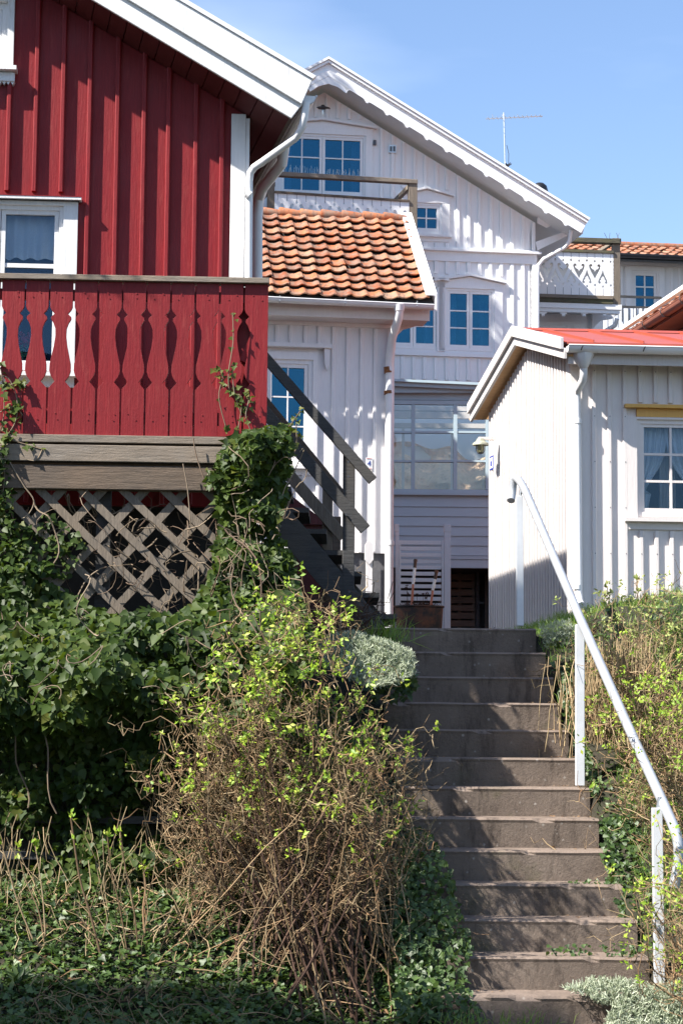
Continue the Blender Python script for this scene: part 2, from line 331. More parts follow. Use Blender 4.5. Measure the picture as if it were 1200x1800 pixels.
# ------------------------------------------------------------------ ground
def smooth(a, b, x):
    t = np.clip((x-a)/(b-a), 0, 1); return t*t*(3-2*t)
SY0, ST, SR, SZ0 = 14.2, .265, .18, 2.35
XR0 = P(943, 1101, 14.2).x; XR11 = P(1137, 1687, 14.2-.265*11).x
def XR(Y): return XR0+(XR11-XR0)*(14.2-Y)/(.265*11)
def XL(Y): return XR(Y)-1.19
def sY(Y): return np.clip(SZ0-.03-SR*(SY0-Y)/ST, 0, SZ0-.03)
def ground(X, Y):
    X = np.asarray(X, float); Y = np.asarray(Y, float)
    s = sY(Y); xr = XR(np.clip(Y, 10, 20)); xl = xr-1.19
    dr = np.clip(X-xr, 0, None); dl = np.clip(xl-X, 0, None)
    right = s-.05+np.minimum(dr*.32, .34)*smooth(9.5, 11.5, Y)+.05*np.sin(X*5+Y*3)*smooth(.1, .5, dr)*smooth(10, 11, Y)
    terr = .05*smooth(10.2, 10.8, Y)+.6*smooth(10.6, 11.7, Y)+1.5*smooth(11.95, 12.15, Y)+.17*smooth(13, 15, Y)
    near = s-.06-dl*.35
    left = near+(terr-near)*smooth(.35, 1.15, dl)
    left = np.where(Y > 14.2, np.minimum(2.32, 2.32), left)
    mid = s-.3
    mid = np.where(Y > 14.25, 2.32, mid)
    h = np.where(dr > 0, right, np.where(dl > 0, left, mid))
    h = h+np.where((dr > 0) | (dl > 0), .03*np.sin(X*7.3)*np.sin(Y*6.1+X), 0)
    return h
gx = np.concatenate([[-300, -120, -60, -30, -16, -9], np.arange(-6, 6.01, .08), [8, 10, 14, 20, 30, 60, 120, 300]])
gy = np.concatenate([[-300, -100, -40, -15, -5, 2, 6, 8], np.arange(9, 16.01, .08), np.arange(16.5, 24, .5), [26, 30, 36, 45, 60, 100, 300, 900]])
GX, GY = np.meshgrid(gx, gy); GZ = ground(GX, GY)
GV = np.stack([GX.ravel(), GY.ravel(), GZ.ravel()], 1); nx_, ny_ = len(gx), len(gy)
ii = np.arange(nx_-1)[None, :]+np.arange(ny_-1)[:, None]*nx_; ii = ii.ravel()
GT = np.stack([ii, ii+1, ii+1+nx_, ii+nx_], 1)
g = npmesh('ground', GV, GT, rng.random(len(GT)), M['soil'], None, True); tag(g, kind='structure')
# ------------------------------------------------------------------ concrete stairs
st = thing('concrete_stairs', 'worn brown concrete outdoor staircase climbing between overgrown banks', 'stairs', (XL(11), 11, 0))
for i in range(14):
    y = SY0-i*ST; z = SZ0-i*SR; m = MB(); xr = XR(y); x0 = xr-1.19; 
    if i == 0: x0 -= .35
    jr = random.uniform(-.015, .015); back = y+(ST+.09 if i else 2.4)
    # tread outline with a slightly irregular, chipped nosing
    n = 26; pts = []
    for k in range(n+1):
        x = x0+(xr+jr-x0)*k/n; c = noise.noise(Vector((x*3.1, i*4.7, 0)))*.008
        if noise.noise(Vector((x*6, i*2.3, 5))) > .34: c -= .022
        pts.append((x, y-c))
    f1 = [Vector((x, yy, z+noise.noise(Vector((x*4, i*9., 2)))*.004)) for x, yy in pts]
    f2 = [Vector((x, y+.010-noise.noise(Vector((x*3.1, i*4.7, 0)))*.008, z-.2)) for x, yy in pts]; fm = [Vector((x, y+.004-noise.noise(Vector((x*3.1, i*4.7, 0)))*.008, z-.028)) for x, yy in pts]; f3 = [Vector((x, back, z)) for x, yy in pts]
    f0 = [p+Vector((0, .006, -.012)) - Vector((0, .008, 0)) for p in f1]; f1 = [p+Vector((0, .012, 0)) for p in f1]
    vs = f3+f1+f0+fm+f2; q = n+1
    fs = [(r*q+k, r*q+k+1, (r+1)*q+k+1, (r+1)*q+k) for r in range(4) for k in range(n)]
    fs += [(0, q, 2*q, 3*q, 4*q), (q-1, 2*q-1, 3*q-1, 4*q-1, 5*q-1)]
    b = len(vs); vs += [Vector((xr+jr, back, z-.2)), Vector((x0, back, z-.2))]; fs += [(q-1, 5*q-1, b), (0, 4*q, b+1)]
    m.add(vs, fs); m.build('step', M['concrete'], st)
# ------------------------------------------------------------------ generic pieces
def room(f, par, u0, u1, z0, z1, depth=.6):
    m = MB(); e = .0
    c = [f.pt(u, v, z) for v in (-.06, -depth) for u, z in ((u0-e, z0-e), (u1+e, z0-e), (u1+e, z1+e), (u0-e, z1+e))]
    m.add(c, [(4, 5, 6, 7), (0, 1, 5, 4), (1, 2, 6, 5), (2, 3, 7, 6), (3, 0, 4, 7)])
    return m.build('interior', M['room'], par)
def window(f, par, u0, u1, z0, z1, ns=1, cols=2, rows=3, cw=.08, ch=None, fw=.045, sw=.035, mw=.02, mat='white', glass='glass', crown=None, sill=.04, rm=True, side=(1, 1), rf=None, sashmat=None, depth=.6, jut=.03):
    """casing (part) with sash, pane, sill as its children; u,z in frame f"""
    m = MB(); ch = cw if ch is None else ch
    if side[0]: m.box(f, u0-cw, u0, .002, jut, z0-.02, z1)
    if side[1]: m.box(f, u1, u1+cw, .002, jut, z0-.02, z1)
    m.box(f, u0-cw*side[0], u1+cw*side[1], .002, jut+.002, z1, z1+ch)
    for a, b, c, d in ((u0, u0+fw, z0, z1), (u1-fw, u1, z0, z1), (u0+fw, u1-fw, z0, z0+fw), (u0+fw, u1-fw, z1-fw, z1)): m.box(f, a, b, -.09, .008, c, d)
    if crown == 'flat': m.box(f, u0-cw-.05, u1+cw+.05, .002, .09, z1+ch, z1+ch+.03)
    if crown == 'peak':
        uc = (u0+u1)/2; a = u0-cw-.06; b = u1+cw+.06; h = ch
        m.upoly(f, [(a+.05, z1+h), (b-.05, z1+h), (b-.05, z1+h+.02), (uc, z1+h+.12), (a+.05, z1+h+.02)], .001, jut)
        for p, q in (((a, z1+h+.02), (uc, z1+h+.13)), ((uc, z1+h+.13), (b, z1+h+.02))):
            m.upoly(f, [p, q, (q[0], q[1]+.035), (p[0], p[1]+.035)], .002, .10)
    w = m.build('window', M[mat], par)
    if sill:
        s = MB(); s.box(f, u0-cw-.03, u1+cw+.03, .0, jut+.06, z0-.02-sill, z0-.02); s.box(f, u0-cw, u1+cw, .001, jut-.006, z0-.02-sill-.07, z0-.02-sill); s.build('sill', M[mat], w)
    a0, a1, b0, b1 = u0+fw, u1-fw, z0+fw, z1-fw; W = (a1-a0)/ns; g = MB()
    for k in range(ns):
        s = MB(); p0, p1 = a0+k*W+.003, a0+(k+1)*W-.003
        for a, b, c, d in ((p0, p0+sw, b0, b1), (p1-sw, p1, b0, b1), (p0+sw, p1-sw, b0, b0+sw*1.3), (p0+sw, p1-sw, b1-sw, b1)): s.box(f, a, b, -.055, -.005, c, d)
        i0, i1, j0, j1 = p0+sw, p1-sw, b0+sw*1.3, b1-sw
        for c in range(1, cols): x = i0+(i1-i0)*c/cols; s.box(f, x-mw/2, x+mw/2, -.045, -.012, j0, j1)
        for r in (rf or [r/rows for r in range(1, rows)]):
            z = j1-(j1-j0)*r
            cx = [i0]+[i0+(i1-i0)*c/cols for c in range(1, cols)]+[i1]
            for q in range(cols): s.box(f, cx[q]+(mw/2 if q else 0), cx[q+1]-(mw/2 if q < cols-1 else 0), -.044, -.013, z-mw/2, z+mw/2)
        s.build('sash', M[sashmat or mat], w)
        g.box(f, i0-.01, i1+.01, -.034, -.030, j0-.01, j1+.01)
    g.build('pane', M[glass], w)
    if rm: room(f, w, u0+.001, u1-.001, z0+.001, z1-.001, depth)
    return w
def battens(m, f, us, w, d, ztop, zbot, skip=(), round_=True):
    for u in us:
        u += random.uniform(-.004, .004); segs = [(zbot(u) if callable(zbot) else zbot, ztop(u) if callable(ztop) else ztop)]
        for (a, b, c, e) in skip:
            if a-w/2 < u < b+w/2:
                n = []
                for s, t in segs:
                    if e <= s or c >= t: n.append((s, t)); continue
                    if c > s: n.append((s, c))
                    if e < t: n.append((e, t))
                segs = n
        for s, t in segs:
            if t-s < .03: continue
            dz = 0
            if callable(ztop): dz = (ztop(u+w/2)-ztop(u-w/2))/2 if t == ztop(u) else 0
            k = w*.22; pr = [(u-w/2, .0), (u-w/2, d-.006), (u-w/2+.007, d), (u+w/2-.007, d), (u+w/2, d-.006), (u+w/2, 0)]
            vs = [f.pt(a, b, s) for a, b in pr]+[f.pt(a, b, t+dz*(a-u)/(w/2)) for a, b in pr]
            m.add(vs, [(i, i+1, i+7, i+6) for i in range(5)]+[(5, 4, 3, 2, 1, 0), (6, 7, 8, 9, 10, 11)])
def rect(a, b, c, d): return [(a, c), (b, c), (b, d), (a, d)]
def gutter(m, p, q, r, th=.006):
    p = Vector(p); q = Vector(q); d = (q-p).normalized(); s = Vector((d.y, -d.x, 0)).normalized(); up = Vector((0, 0, 1))
    o = [(math.cos(a), math.sin(a)) for a in [math.pi+math.pi*k/10 for k in range(11)]]
    pts = [p+s*c*r+up*e*r for c, e in o]+[p+s*c*(r-th)+up*e*(r-th) for c, e in reversed(o)]
    m.extr(pts, q-p)
    for e in (p, q): m.extr([e+s*c*r+up*z*r for c, z in o], d*.004)
    for sg in (-1, 1): m.tube([p+s*r*sg, q+s*r*sg], .008, 6)
def tiles(m, pt, W, Lr, nc, nr, amp=.02, lip=.024, seg=8):
    """pt(u, t, h): u across 0..W, t up the slope 0..Lr, h off the slope"""
    cw = W/nc; rh = Lr/nr
    for r in range(nr):
        for c in range(nc):
            ju = random.uniform(-.006, .006); jt = random.uniform(-.016, .016)*rh/.16; jh = random.uniform(-.005, .008); vs = []; sk = random.uniform(-.008, .008)
            for t, h in ((r*rh+jt+rh*1.08, jh*.3), (r*rh+jt+rh*.5, lip*.55+jh), (r*rh+jt, lip+jh), (r*rh+jt+.004, lip-.018+jh)):
                for k in range(seg+1):
                    s = k/seg; x = c*cw+s*cw*1.04+ju; hh = amp*(.55*math.cos(2*math.pi*(s-.9))+.45*math.cos(4*math.pi*(s-.9))*.35)
                    vs.append(pt(x, t+sk*(s-.5), h+hh))
            q = seg+1
            m.add(vs, [(a*q+k, a*q+k+1, (a+1)*q+k+1, (a+1)*q+k) for a in range(3) for k in range(seg)])
DSIDE = Vector((-.19, .98, 0))
# ------------------------------------------------------------------ RED HOUSE
FR = Frame(430, 14.0, 4)
rh = thing('red_house', 'red board and batten wooden house with wide white barge board, behind the red balcony', 'house', P(300, 1060, 14.2))
V1 = .45
def lin(f, a, b, v):
    (u0, z0), (u1, z1) = f.px(*a, v), f.px(*b, v); k = (z1-z0)/(u1-u0)
    return lambda u: z0+(u-u0)*k
zlow = lin(FR, (165, 0), (512, 207), V1); zmid = lin(FR, (225, 0), (520, 178), V1); zup = lin(FR, (325, 0), (552, 134), V1)
ue_lo = FR.px(512, 207, V1)[0]; ue_up = FR.px(552, 134, V1)[0]; um = FR.px(530, 180, V1)[0]
UR = ue_lo-4.0
def gable(fn, u1, dz=0): return [(u1, fn(u1)+dz), (UR, fn(UR)+dz), (2*UR-u1, fn(u1)+dz)]
uc = FR.px(405, 340)[0]; ucr = FR.px(430, 340)[0]
zb = FR.px(200, 888)[1]
# window openings
w1 = (*[FR.px(x, 500)[0] for x in (-112, 110)], FR.px(100, 652)[1], FR.px(60, 362)[1])
w2 = (*[FR.px(x, 60)[0] for x in (-62, 15)], FR.px(10, 118)[1], FR.px(10, 6)[1])
wl = 2*UR-ucr
outer = [(wl, zb), (ucr, zb), (ucr, zlow(ucr)+.03), (UR, zlow(UR)+.03), (wl, zlow(ucr)+.03)]
m = MB(); m.mesh(holed(FR, outer, [rect(*w1), rect(*w2)], -.08, 0))
bu = [FR.px(x, 350)[0] for x in (12, 61, 108, 155, 203, 251, 294, 342, 388)]; sp = (bu[-1]-bu[0])/8
bu = [bu[0]-sp*k for k in range(32, 0, -1)]+bu
mg = .10
battens(m, FR, bu, .034, .042, lambda u: (zlow(u) if u > UR else zlow(2*UR-u))-.005, zb+.01,
        [(w1[0]-.12, w1[1]+.12, w1[2]-.12, w1[3]+.1), (w2[0]-.1, w2[1]+.06, w2[2]-.1, w2[3]+.1)])
wall = m.build('wall', M['red'], rh)
m = MB(); m.extr([FR.pt(ucr, -.005, zb), FR.pt(ucr-.05, -.005, zb), FR.pt(ucr-.05, -.005, zlow(ucr)), FR.pt(ucr, -.005, zlow(ucr))], DSIDE*6); m.build('side_wall', M['red'], rh)
m = MB(); m.box(FR, uc, ucr+.002, .0, .034, zb, zlow(uc)-.09); m.box(FR, ucr+.003, ucr+.03, -.12, .03, zb, zlow(uc)-.12); m.build('corner_board', M['white_old'], rh, bevel=.003)
m = MB(); m.box(FR, wl-.0, ucr-.02, -.3, -.2, 2.0, zb+.10); m.box(FR, wl, ucr, -.2, -.0805, zb, zb+.03); m.build('foundation', M['found_dk'], rh)
m = MB(); d0 = FR.pt(ucr-.75, -2.6, 6.0); m.extr([d0, d0+Vector((-1.6, 0, 0)), d0+Vector((-1.6, 0, 1.75)), d0+Vector((0, 0, 1.62))], DSIDE*3.6); m.build('added_shade_block', M['red'], rh)  # unseen roof block added to shade the lower part of the cottage gable
m = MB()
def strip(a, ua, b, ub, v0, v1):
    m.upoly(FR, [(ua, a(ua)), (UR, a(UR)), (UR, b(UR)), (ub, b(ub))], v0, v1)
    m.upoly(FR, [(2*UR-ua, a(ua)), (UR, a(UR)), (UR, b(UR)), (2*UR-ub, b(ub))], v0, v1)
strip(zlow, ue_lo, lambda u: zmid(u)+.02, um+.01, V1-.035, V1-.008); m.build('barge_board', M['white_old'], rh, bevel=.003)
m = MB(); strip(zmid, um, lambda u: zup(u)-.035, ue_up-.012, V1-.006, V1+.02); m.build('barge_board', M['white_old'], rh, bevel=.003)
m = MB(); strip(lambda u: zup(u)-.034, ue_up-.01, zup, ue_up+.012, V1-.03, V1+.034); m.build('roof_edge_flashing', M['pipe'], rh)
m = MB(); back = DSIDE*7
for sgn in (0, 1):
    q = [(um-.03, zmid(um)), (UR, zmid(UR)), (UR, zup(UR)-.04), (ue_up-.03, zup(ue_up)-.04)]
    if sgn: q = [(2*UR-u, z) for u, z in q]
    m.extr([FR.pt(u, V1-.04, z) for u, z in q], back)
m.build('roof', M['metal_dk'], rh)
m = MB(); 
for k in range(46):
    ua = ue_lo-.01-k*.115; ub = ua-.108
    if ub < UR: break
    m.extr([FR.pt(ua, V1-.038, zlow(ua)), FR.pt(ub, V1-.038, zlow(ub)), FR.pt(ub, V1-.038, zlow(ub)+.018), FR.pt(ua, V1-.038, zlow(ua)+.018)], back)
    m.extr([FR.pt(2*UR-ua, V1-.038, zlow(ua)), FR.pt(2*UR-ub, V1-.038, zlow(ub)), FR.pt(2*UR-ub, V1-.038, zlow(ub)+.018), FR.pt(2*UR-ua, V1-.038, zlow(ua)+.018)], back)
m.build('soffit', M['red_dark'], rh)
m = MB(); m.extr([FR.pt(ue_lo-.02, V1-.05, zlow(ue_lo)), FR.pt(ue_lo+.01, V1-.05, zlow(ue_lo)-.0), FR.pt(um, V1-.05, zmid(um)), FR.pt(um-.03, V1-.05, zmid(um))], back); m.build('fascia', M['wood_mid'], rh)
G0 = P(541, 168, 13.62); m = MB(); gutter(m, G0, G0+DSIDE*6.6, .062); gt = m.build('gutter', M['pipe'], rh)
m = MB(); A = G0-Vector((0, 0, .055))
m.tube([A+DSIDE*1.0+Vector((0, 0, -.0)), A+DSIDE*1.0+Vector((-.02, .05, -.14)), P(462, 330, 14.9), P(455, 350, 15.0), P(452, 380, 15.0), P(452, 600, 15.0)], .042, 12); m.build('downpipe', M['pipe'], rh, True)
m = MB(); m.tube([P(538, 180, 13.62), P(535, 205, 13.62), P(530, 226, 13.64), P(520, 242, 13.68), P(462, 284, 13.86), P(447, 294, 13.9), P(440, 304, 13.92), P(438, 320, 13.93), P(437, 560, 13.93), P(436, 762, 13.93)], .027, 12)
for (x, y) in ((531, 222), (460, 286), (437, 340)): m.tube([P(x-2.5, y-3 if x > 440 else y, 13.9 if x < 470 else 13.66), P(x+2.5, y+4, 13.9 if x < 470 else 13.66)], .031, 12)
m.build('downpipe', M['pipe'], rh, True)
W1 = window(FR, rh, *w1, ns=2, cols=1, rf=[.35], cw=.10, ch=.03, fw=.032, sw=.03, mw=.03, mat='white_old', sill=.03, glass='glass_clear')
m = MB(); m.box(FR, w1[0]-.14, w1[1]+.125, .0, .085, w1[3]+.032, w1[3]+.05); m.box(FR, w1[0]-.12, w1[1]+.11, .0, .06, w1[3]+.008+.024, w1[3]+.0321); m.build('drip_board', M['white_old'], W1)
m = MB(); m.box(FR, w1[0]-.14, w1[1]+.125, .0, .088, w1[3]+.0505, w1[3]+.056); m.build('flashing', M['red'], W1)
m = MB()      # lace-edged curtain with folds
n = 60; top = w1[3]-.03; bot = w1[3]-.36
for k in range(n): pass
us = np.linspace(w1[0]+.05, w1[1]-.05, n)
def sheet(f, us, zt, zb_, v, amp, fr):
    vs = []; fs = []
    for i, u in enumerate(us):
        v_ = v+amp*math.sin(i*fr); vs += [f.pt(u, v_, zt if not callable(zt) else zt(u)), f.pt(u, v_*1.0, zb_ if not callable(zb_) else zb_(u))]
        if i: fs.append((2*i-2, 2*i, 2*i+1, 2*i-1))
    return vs, fs
m.add(*sheet(FR, us, top, lambda u: bot+.008*math.cos(u*60), -.12, .012, .9)); m.build('curtain', M['curtain'], W1)
m = MB()
for _ in range(60):
    c = FR.pt(FR.px(random.gauss(42, 9), 600)[0], -.16+random.uniform(-.03, .03), FR.px(40, random.gauss(590, 9))[1]); m.lathe(c, [(0, -.012), (.014, 0), (0, .012)], 6)
hp = thing('potted_plant', 'pink flowering houseplant inside the red house window, seen between balcony boards', 'plant', FR.pt(w1[0]+.6, -.16, w1[2]+.07)); m.build('flowers', M['flower_pink'], hp)
m = MB()
for _ in range(90):
    c = FR.pt(FR.px(random.gauss(42, 10), 600)[0], -.16+random.uniform(-.04, .04), FR.px(40, random.gauss(612, 12))[1]); d = Vector((random.uniform(-1, 1), random.uniform(-1, 1), random.uniform(-.3, 1)))*.03
    s = d.cross(Vector((0, 1, .3)))*.4; m.add([c, c+d*.5+s, c+d, c+d*.5-s], [(0, 1, 2, 3)])
m.build('leaves', M['flower_leaf'], hp)
W2 = window(FR, rh, *w2, ns=1, cols=2, rows=2, cw=.045, ch=.04, sw=.035, mat='white_old', sill=.03, jut=.05)
m = MB()
for k in range(16): m.upoly(FR, [(w2[1]+.06-.03*k, w2[2]-.12), (w2[1]+.03-.03*k, w2[2]-.12), (w2[1]+.045-.03*k, w2[2]-.145)], .002, .05)
m.box(FR, w2[0]-.1, w2[1]+.06, .03, .06, w2[2]-.12, w2[2]-.06); m.build('carved_apron', M['white_old'], W2)
# ------------------------------------------------------------------ RED BALCONY (deck)
FB = Frame(470, 12.6, 2.5)
dk = thing('wooden_balcony', 'red balcony with baluster shaped board gaps on grey beams above the ivy', 'balcony', P(230, 1085, 12.7))
zt = FB.px(235, 496)[1]; zbm = FB.px(235, 766)[1]; Hh = zt-zbm
prof = [(0, .006), (.17, .007), (.19, .016), (.215, .040), (.235, .016), (.25, .015), (.275, .032), (.31, .046), (.36, .048), (.42, .040), (.48, .026), (.54, .012), (.585, .010), (.62, .022), (.655, .050), (.685, .020), (.70, .007), (1, .006)]
pitch = (FB.px(448, 630)[0]-FB.px(20, 630)[0])/10; uR = FB.px(468.5, 630)[0]
for k in range(14):
    r = uR-k*pitch+.006; l = r-pitch; j = random.uniform(-.002, .002); dz = random.uniform(-.004, .004)
    right = [(r-(g_ if k else .0)*.9+j, zt-t*Hh+(dz if t == 1 else 0)) for t, g_ in prof]; left = [(l+g_*.9+j, zt-t*Hh+(dz if t == 1 else 0)) for t, g_ in prof]
    m = MB(); m.upoly(FB, right+left[::-1], -.024, random.uniform(-.001, .002)); 
    for t_ in (.075, .105, .86, .90):
        c = FB.pt((l+r)/2+random.uniform(-.04, .04), .003, zt-t_*Hh); m.extr([c+Vector((-.004, 0, -.004)), c+Vector((.004, 0, -.004)), c+Vector((.004, 0, .004)), c+Vector((-.004, 0, .004))], Vector((0, -.0015, 0)))
    m.build('baluster_board', M['red'], dk, bevel=.0025)
uL = uR-14*pitch
m = MB(); z1 = FB.px(235, 486)[1]; m.box(FB, uL, uR+.012, -.085, .035, zt+.002, z1); m.build('top_rail', M['wood'], dk, bevel=.003)
for a, b in ((.05, .12), (.84, .92)):
    m = MB(); m.box(FB, uL, uR-.04, -.06, -.027, zt-b*Hh, zt-a*Hh); m.build('rail', M['red'], dk)
m = MB(); m.box(FB, uR-.235, uR-.003, -.15, -.085, zbm-.0, zt); m.build('post', M['red'], dk, bevel=.003)
m = MB(); m.bar(FB.pt(uR-.02, -.055, zt-.18*Hh), FB.pt(uR-.15, -.055, zt-.5*Hh), .05, .05); m.build('brace', M['red'], dk)
m = MB(); m.box(FB, uL, FB.px(462, 775)[0], -.12, .03, FB.px(235, 780)[1], zbm-.003); m.build('edge_board', M['wood'], dk, bevel=.003)
m = MB(); m.box(FB, uL, FB.px(440, 800)[0], -.06, .035, FB.px(200, 813)[1], FB.px(200, 784)[1]); m.build('beam', M['wood'], dk, bevel=.004)
m = MB(); m.box(FB, uL, FB.px(440, 840)[0], -.09, .02, FB.px(200, 861)[1], FB.px(200, 819)[1]); m.build('beam', M['wood_mid'], dk, bevel=.004)
m = MB(); zf = FB.px(235, 772)[1]
for k in range(11): m.box(FB, uL, uR, -.125-.125*(k+1)+.008, -.125-.125*k, zf-.03, zf)
m.build('deck_floor', M['wood'], dk)
for x in (-50, 180, 420):
    u = FB.px(x, 900)[0]; m = MB(); m.box(FB, u-.045, u+.045, -.2, -.11, 2.0, FB.px(200, 819)[1]); m.build('support_post', M['wood_dk'], dk)
m = MB(); yt, yb_ = 858, 1110
def slat(xt, k, v0, v1, w=7.0):
    q = []; xl, xr = -110, 408
    ya, yb2 = yt, yb_
    xa, xb = xt+k*(ya-yt), xt+k*(yb2-yt)
    def clip(x, y, ox, oy):
        if x > xr: t = (xr-ox)/(x-ox); return xr, oy+(y-oy)*t
        if x < xl: t = (xl-ox)/(x-ox); return xl, oy+(y-oy)*t
        return x, y
    if (xa > xr and xb > xr) or (xa < xl and xb < xl): return
    A_ = clip(xa, ya, xb, yb2); B_ = clip(xb, yb2, xa, ya)
    d = math.hypot(B_[0]-A_[0], B_[1]-A_[1]); nx, ny = -(B_[1]-A_[1])/d*w, (B_[0]-A_[0])/d*w
    m.ppoly(FB, [(A_[0]-nx, A_[1]-ny), (B_[0]-nx, B_[1]-ny), (B_[0]+nx, B_[1]+ny), (A_[0]+nx, A_[1]+ny)], v0, v1)
for k in range(12): slat(-300+73*k+3*random.random(), 1.02, -.040, -.022)
for k in range(13): slat(38-73*2+73*k+3*random.random(), -.95, -.062, -.042)
m.build('lattice', M['wood_v'], dk)
# ------------------------------------------------------------------ WOODEN STAIR from the balcony
ws = thing('wooden_steps', 'dark weathered wooden steps with handrails leading down from the red balcony', 'stairs', P(612, 1098, 14.4))
Y1, Y2 = 14.3, 15.15; F1 = Frame(600, Y1, 1.5); F2 = Frame(600, Y2, 1.5)
def fbar(f, a, b, w, h, v, name, mat):
    m = MB(); (u0, z0), (u1, z1) = f.px(*a, v), f.px(*b, v); m.bar(f.pt(u0, v, z0), f.pt(u1, v, z1), w, h); return m.build(name, M[mat], ws, bevel=.004)
fbar(F1, (452, 612), (655, 845), .045, .072, .045, 'handrail', 'wood_dk')
fbar(F1, (452, 708), (642, 931), .03, .085, .04, 'middle_rail', 'wood_dk')
fbar(F2, (452, 690), (606, 878), .045, .075, .0, 'handrail', 'wood_mid')
fbar(F2, (452, 770), (604, 945), .03, .09, .0, 'middle_rail', 'wood_v')
m = MB(); m.pbox(F1, 602, 797, 623, 1100, -.055, .02); m.build('post', M['wood_dk'], ws, bevel=.005)
m = MB(); m.pbox(F2, 566, 850, 584, 1060, -.06, -.02); m.build('post', M['wood_v'], ws, bevel=.005)
for f, v in ((F1, .018), (F2, 0)):
    m = MB(); dx, dy = (0, 0) if f is F1 else (10, 12)
    m.ppoly(f, [(430+dx, 798+dy), (497+dx, 881+dy), (676+dx, 1098), (645+dx, 1112), (603+dx, 1077), (472+dx, 922+dy), (430+dx, 872+dy)], v-.045, v); m.build('stringer', M['wood_dk'], ws, bevel=.003)
for k in range(7):
    x, y = 458+31*k, 862+37.5*k; u, z = F1.px(x, y, 0); m = MB()
    m.extr([F1.pt(u-.02, -.03, z), F1.pt(u+.22, -.03, z), F1.pt(u+.22, -.03, z+.035), F1.pt(u-.02, -.03, z+.035)], (0, Y2-Y1-.04, 0)); m.build('tread', M['wood_dk'], ws)
# red bin store behind the steps
FX = Frame(560, 16.2, 2); bx = thing('storage_box', 'small dark red wooden storage box behind the wooden steps', 'box', P(560, 1110, 16.2))
m = MB(); m.pbox(FX, 515, 918, 588, 1125, -.5, 0)
for y in (950, 985, 1020, 1055, 1090): m.pbox(FX, 515, y, 588, y+2, 0, .004)
m.build('body', M['red_dark'], bx)
m = MB(); q = [(480, 868), (508, 868), (560, 908), (592, 916), (592, 922), (480, 922)]; m.ppoly(FX, q, -.55, .05); m.build('lid', M['red_dark'], bx)
m = MB(); m.pbox(FX, 584, 908, 598, 1125, .005, .05); m.build('corner_post', M['wood_mid'], bx)
# ------------------------------------------------------------------ PORCH HOUSE (white, tiled)
FP = Frame(690, 23.0, 8)
ph = thing('tiled_porch_house', 'low white batten house with orange pantile roof just right of the red house', 'house', P(600, 1130, 23))
up = lambda x, y=750, v=0: FP.px(x, y, v)
uL_, uR_p = up(400)[0], up(691)[0]; zT = up(600, 552)[1]; zB = up(640, 972)[1]
pw = (up(462, 720)[0], up(549, 720)[0], up(505, 817)[1], up(505, 632)[1])
m = MB(); m.mesh(holed(FP, rect(uL_, uR_p, zB, zT), [rect(*pw)], -.08, 0))
battens(m, FP, [up(x)[0] for x in (459, 484, 509, 534, 559, 584, 609, 634, 658)], .042, .026, up(600, 576)[1], zB+.004, [(pw[0]-.5, pw[1]+.09, pw[2]-.12, pw[3]+.14)])
m.box(FP, uL_, uR_p, .0, .024, up(600, 575)[1]+.001, zT)
m.build('wall', M['porch'], ph)
m = MB(); m.box(FP, uR_p-.075, uR_p+.004, .0, .03, zB, up(600, 577)[1]); m.build('corner_board', M['porch'], ph)
m = MB(); m.extr([FP.pt(uR_p, -.0, zB), FP.pt(uR_p, -.0, zT), FP.pt(uR_p-.05, -.0, zT), FP.pt(uR_p-.05, 0, zB)], DSIDE*2.6); m.build('side_wall', M['porch'], ph)
m = MB(); m.box(FP, uL_, uR_p-.02, -2.0, -.03, 2.2, zB); m.build('foundation', M['found'], ph)
PW = window(FP, ph, *pw, ns=1, cols=2, rows=3, cw=.055, ch=.09, fw=.05, sw=.045, mw=.016, mat='porch', sill=.03)
m = MB(); m.box(FP, pw[0]-.12, up(581, 608)[0], .0, .11, up(505, 612)[1], up(505, 605)[1]); q = [(576, 612), (580, 612), (580, 640), (577, 650), (573, 640), (573, 625)]
m.ppoly(FP, [(570, 612), (580, 612), (579, 640), (575, 651), (571, 640)], .03, .08); m.build('door_hood', M['porch'], PW)
ze = up(600, 524, .42)[1]; EV, RV = .42, -1.2; uRe = up(762, 524, .42)[0]; zr = FP.px(600, 380, RV)[1]; uLe = up(398, 520, .42)[0]
Lr = math.hypot(EV-RV, zr-ze); tv = (RV-EV)/Lr; tz = (zr-ze)/Lr
def ppt(u, t, h): return FP.pt(uLe+u, EV+t*tv+h*tz*1.0, ze+t*tz+h*(-tv))
m = MB(); Wt = uRe-.06-uLe; nc = round(Wt/(27.3/3500*22.6)); tiles(m, ppt, Wt, Lr*.99, nc, 11, .026, .042)
rf_ = m.build('roof', M['tile'], ph, True)
m = MB(); m.extr([FP.pt(uLe, EV, ze-.03), FP.pt(uRe, EV, ze-.03), FP.pt(uRe, RV, zr-.03), FP.pt(uLe, RV, zr-.03)], (0, 0, -.03)); m.extr([FP.pt(uLe, RV, zr-.03), FP.pt(uRe, RV, zr-.03), FP.pt(uRe, RV-1.6, ze-.03), FP.pt(uLe, RV-1.6, ze-.03)], (0, 0, -.03)); m.build('roof_deck', M['wood_dk'], rf_)
m = MB(); nrt = 9; rw = Wt/nrt
for k in range(nrt):
    a = uLe+k*rw; c0 = FP.pt(a-.02, RV, zr+.012+random.uniform(-.004, .004)); c1 = FP.pt(a+rw+.01, RV, zr-.002+random.uniform(-.006, .006)+.0)
    m.tube([c0, c0+(c1-c0)*.06, c1], [.06, .068, .05], 12)
m.build('ridge_tiles', M['tile'], rf_, True)
m = MB(); f0, f1 = uRe-.10, uRe+.03
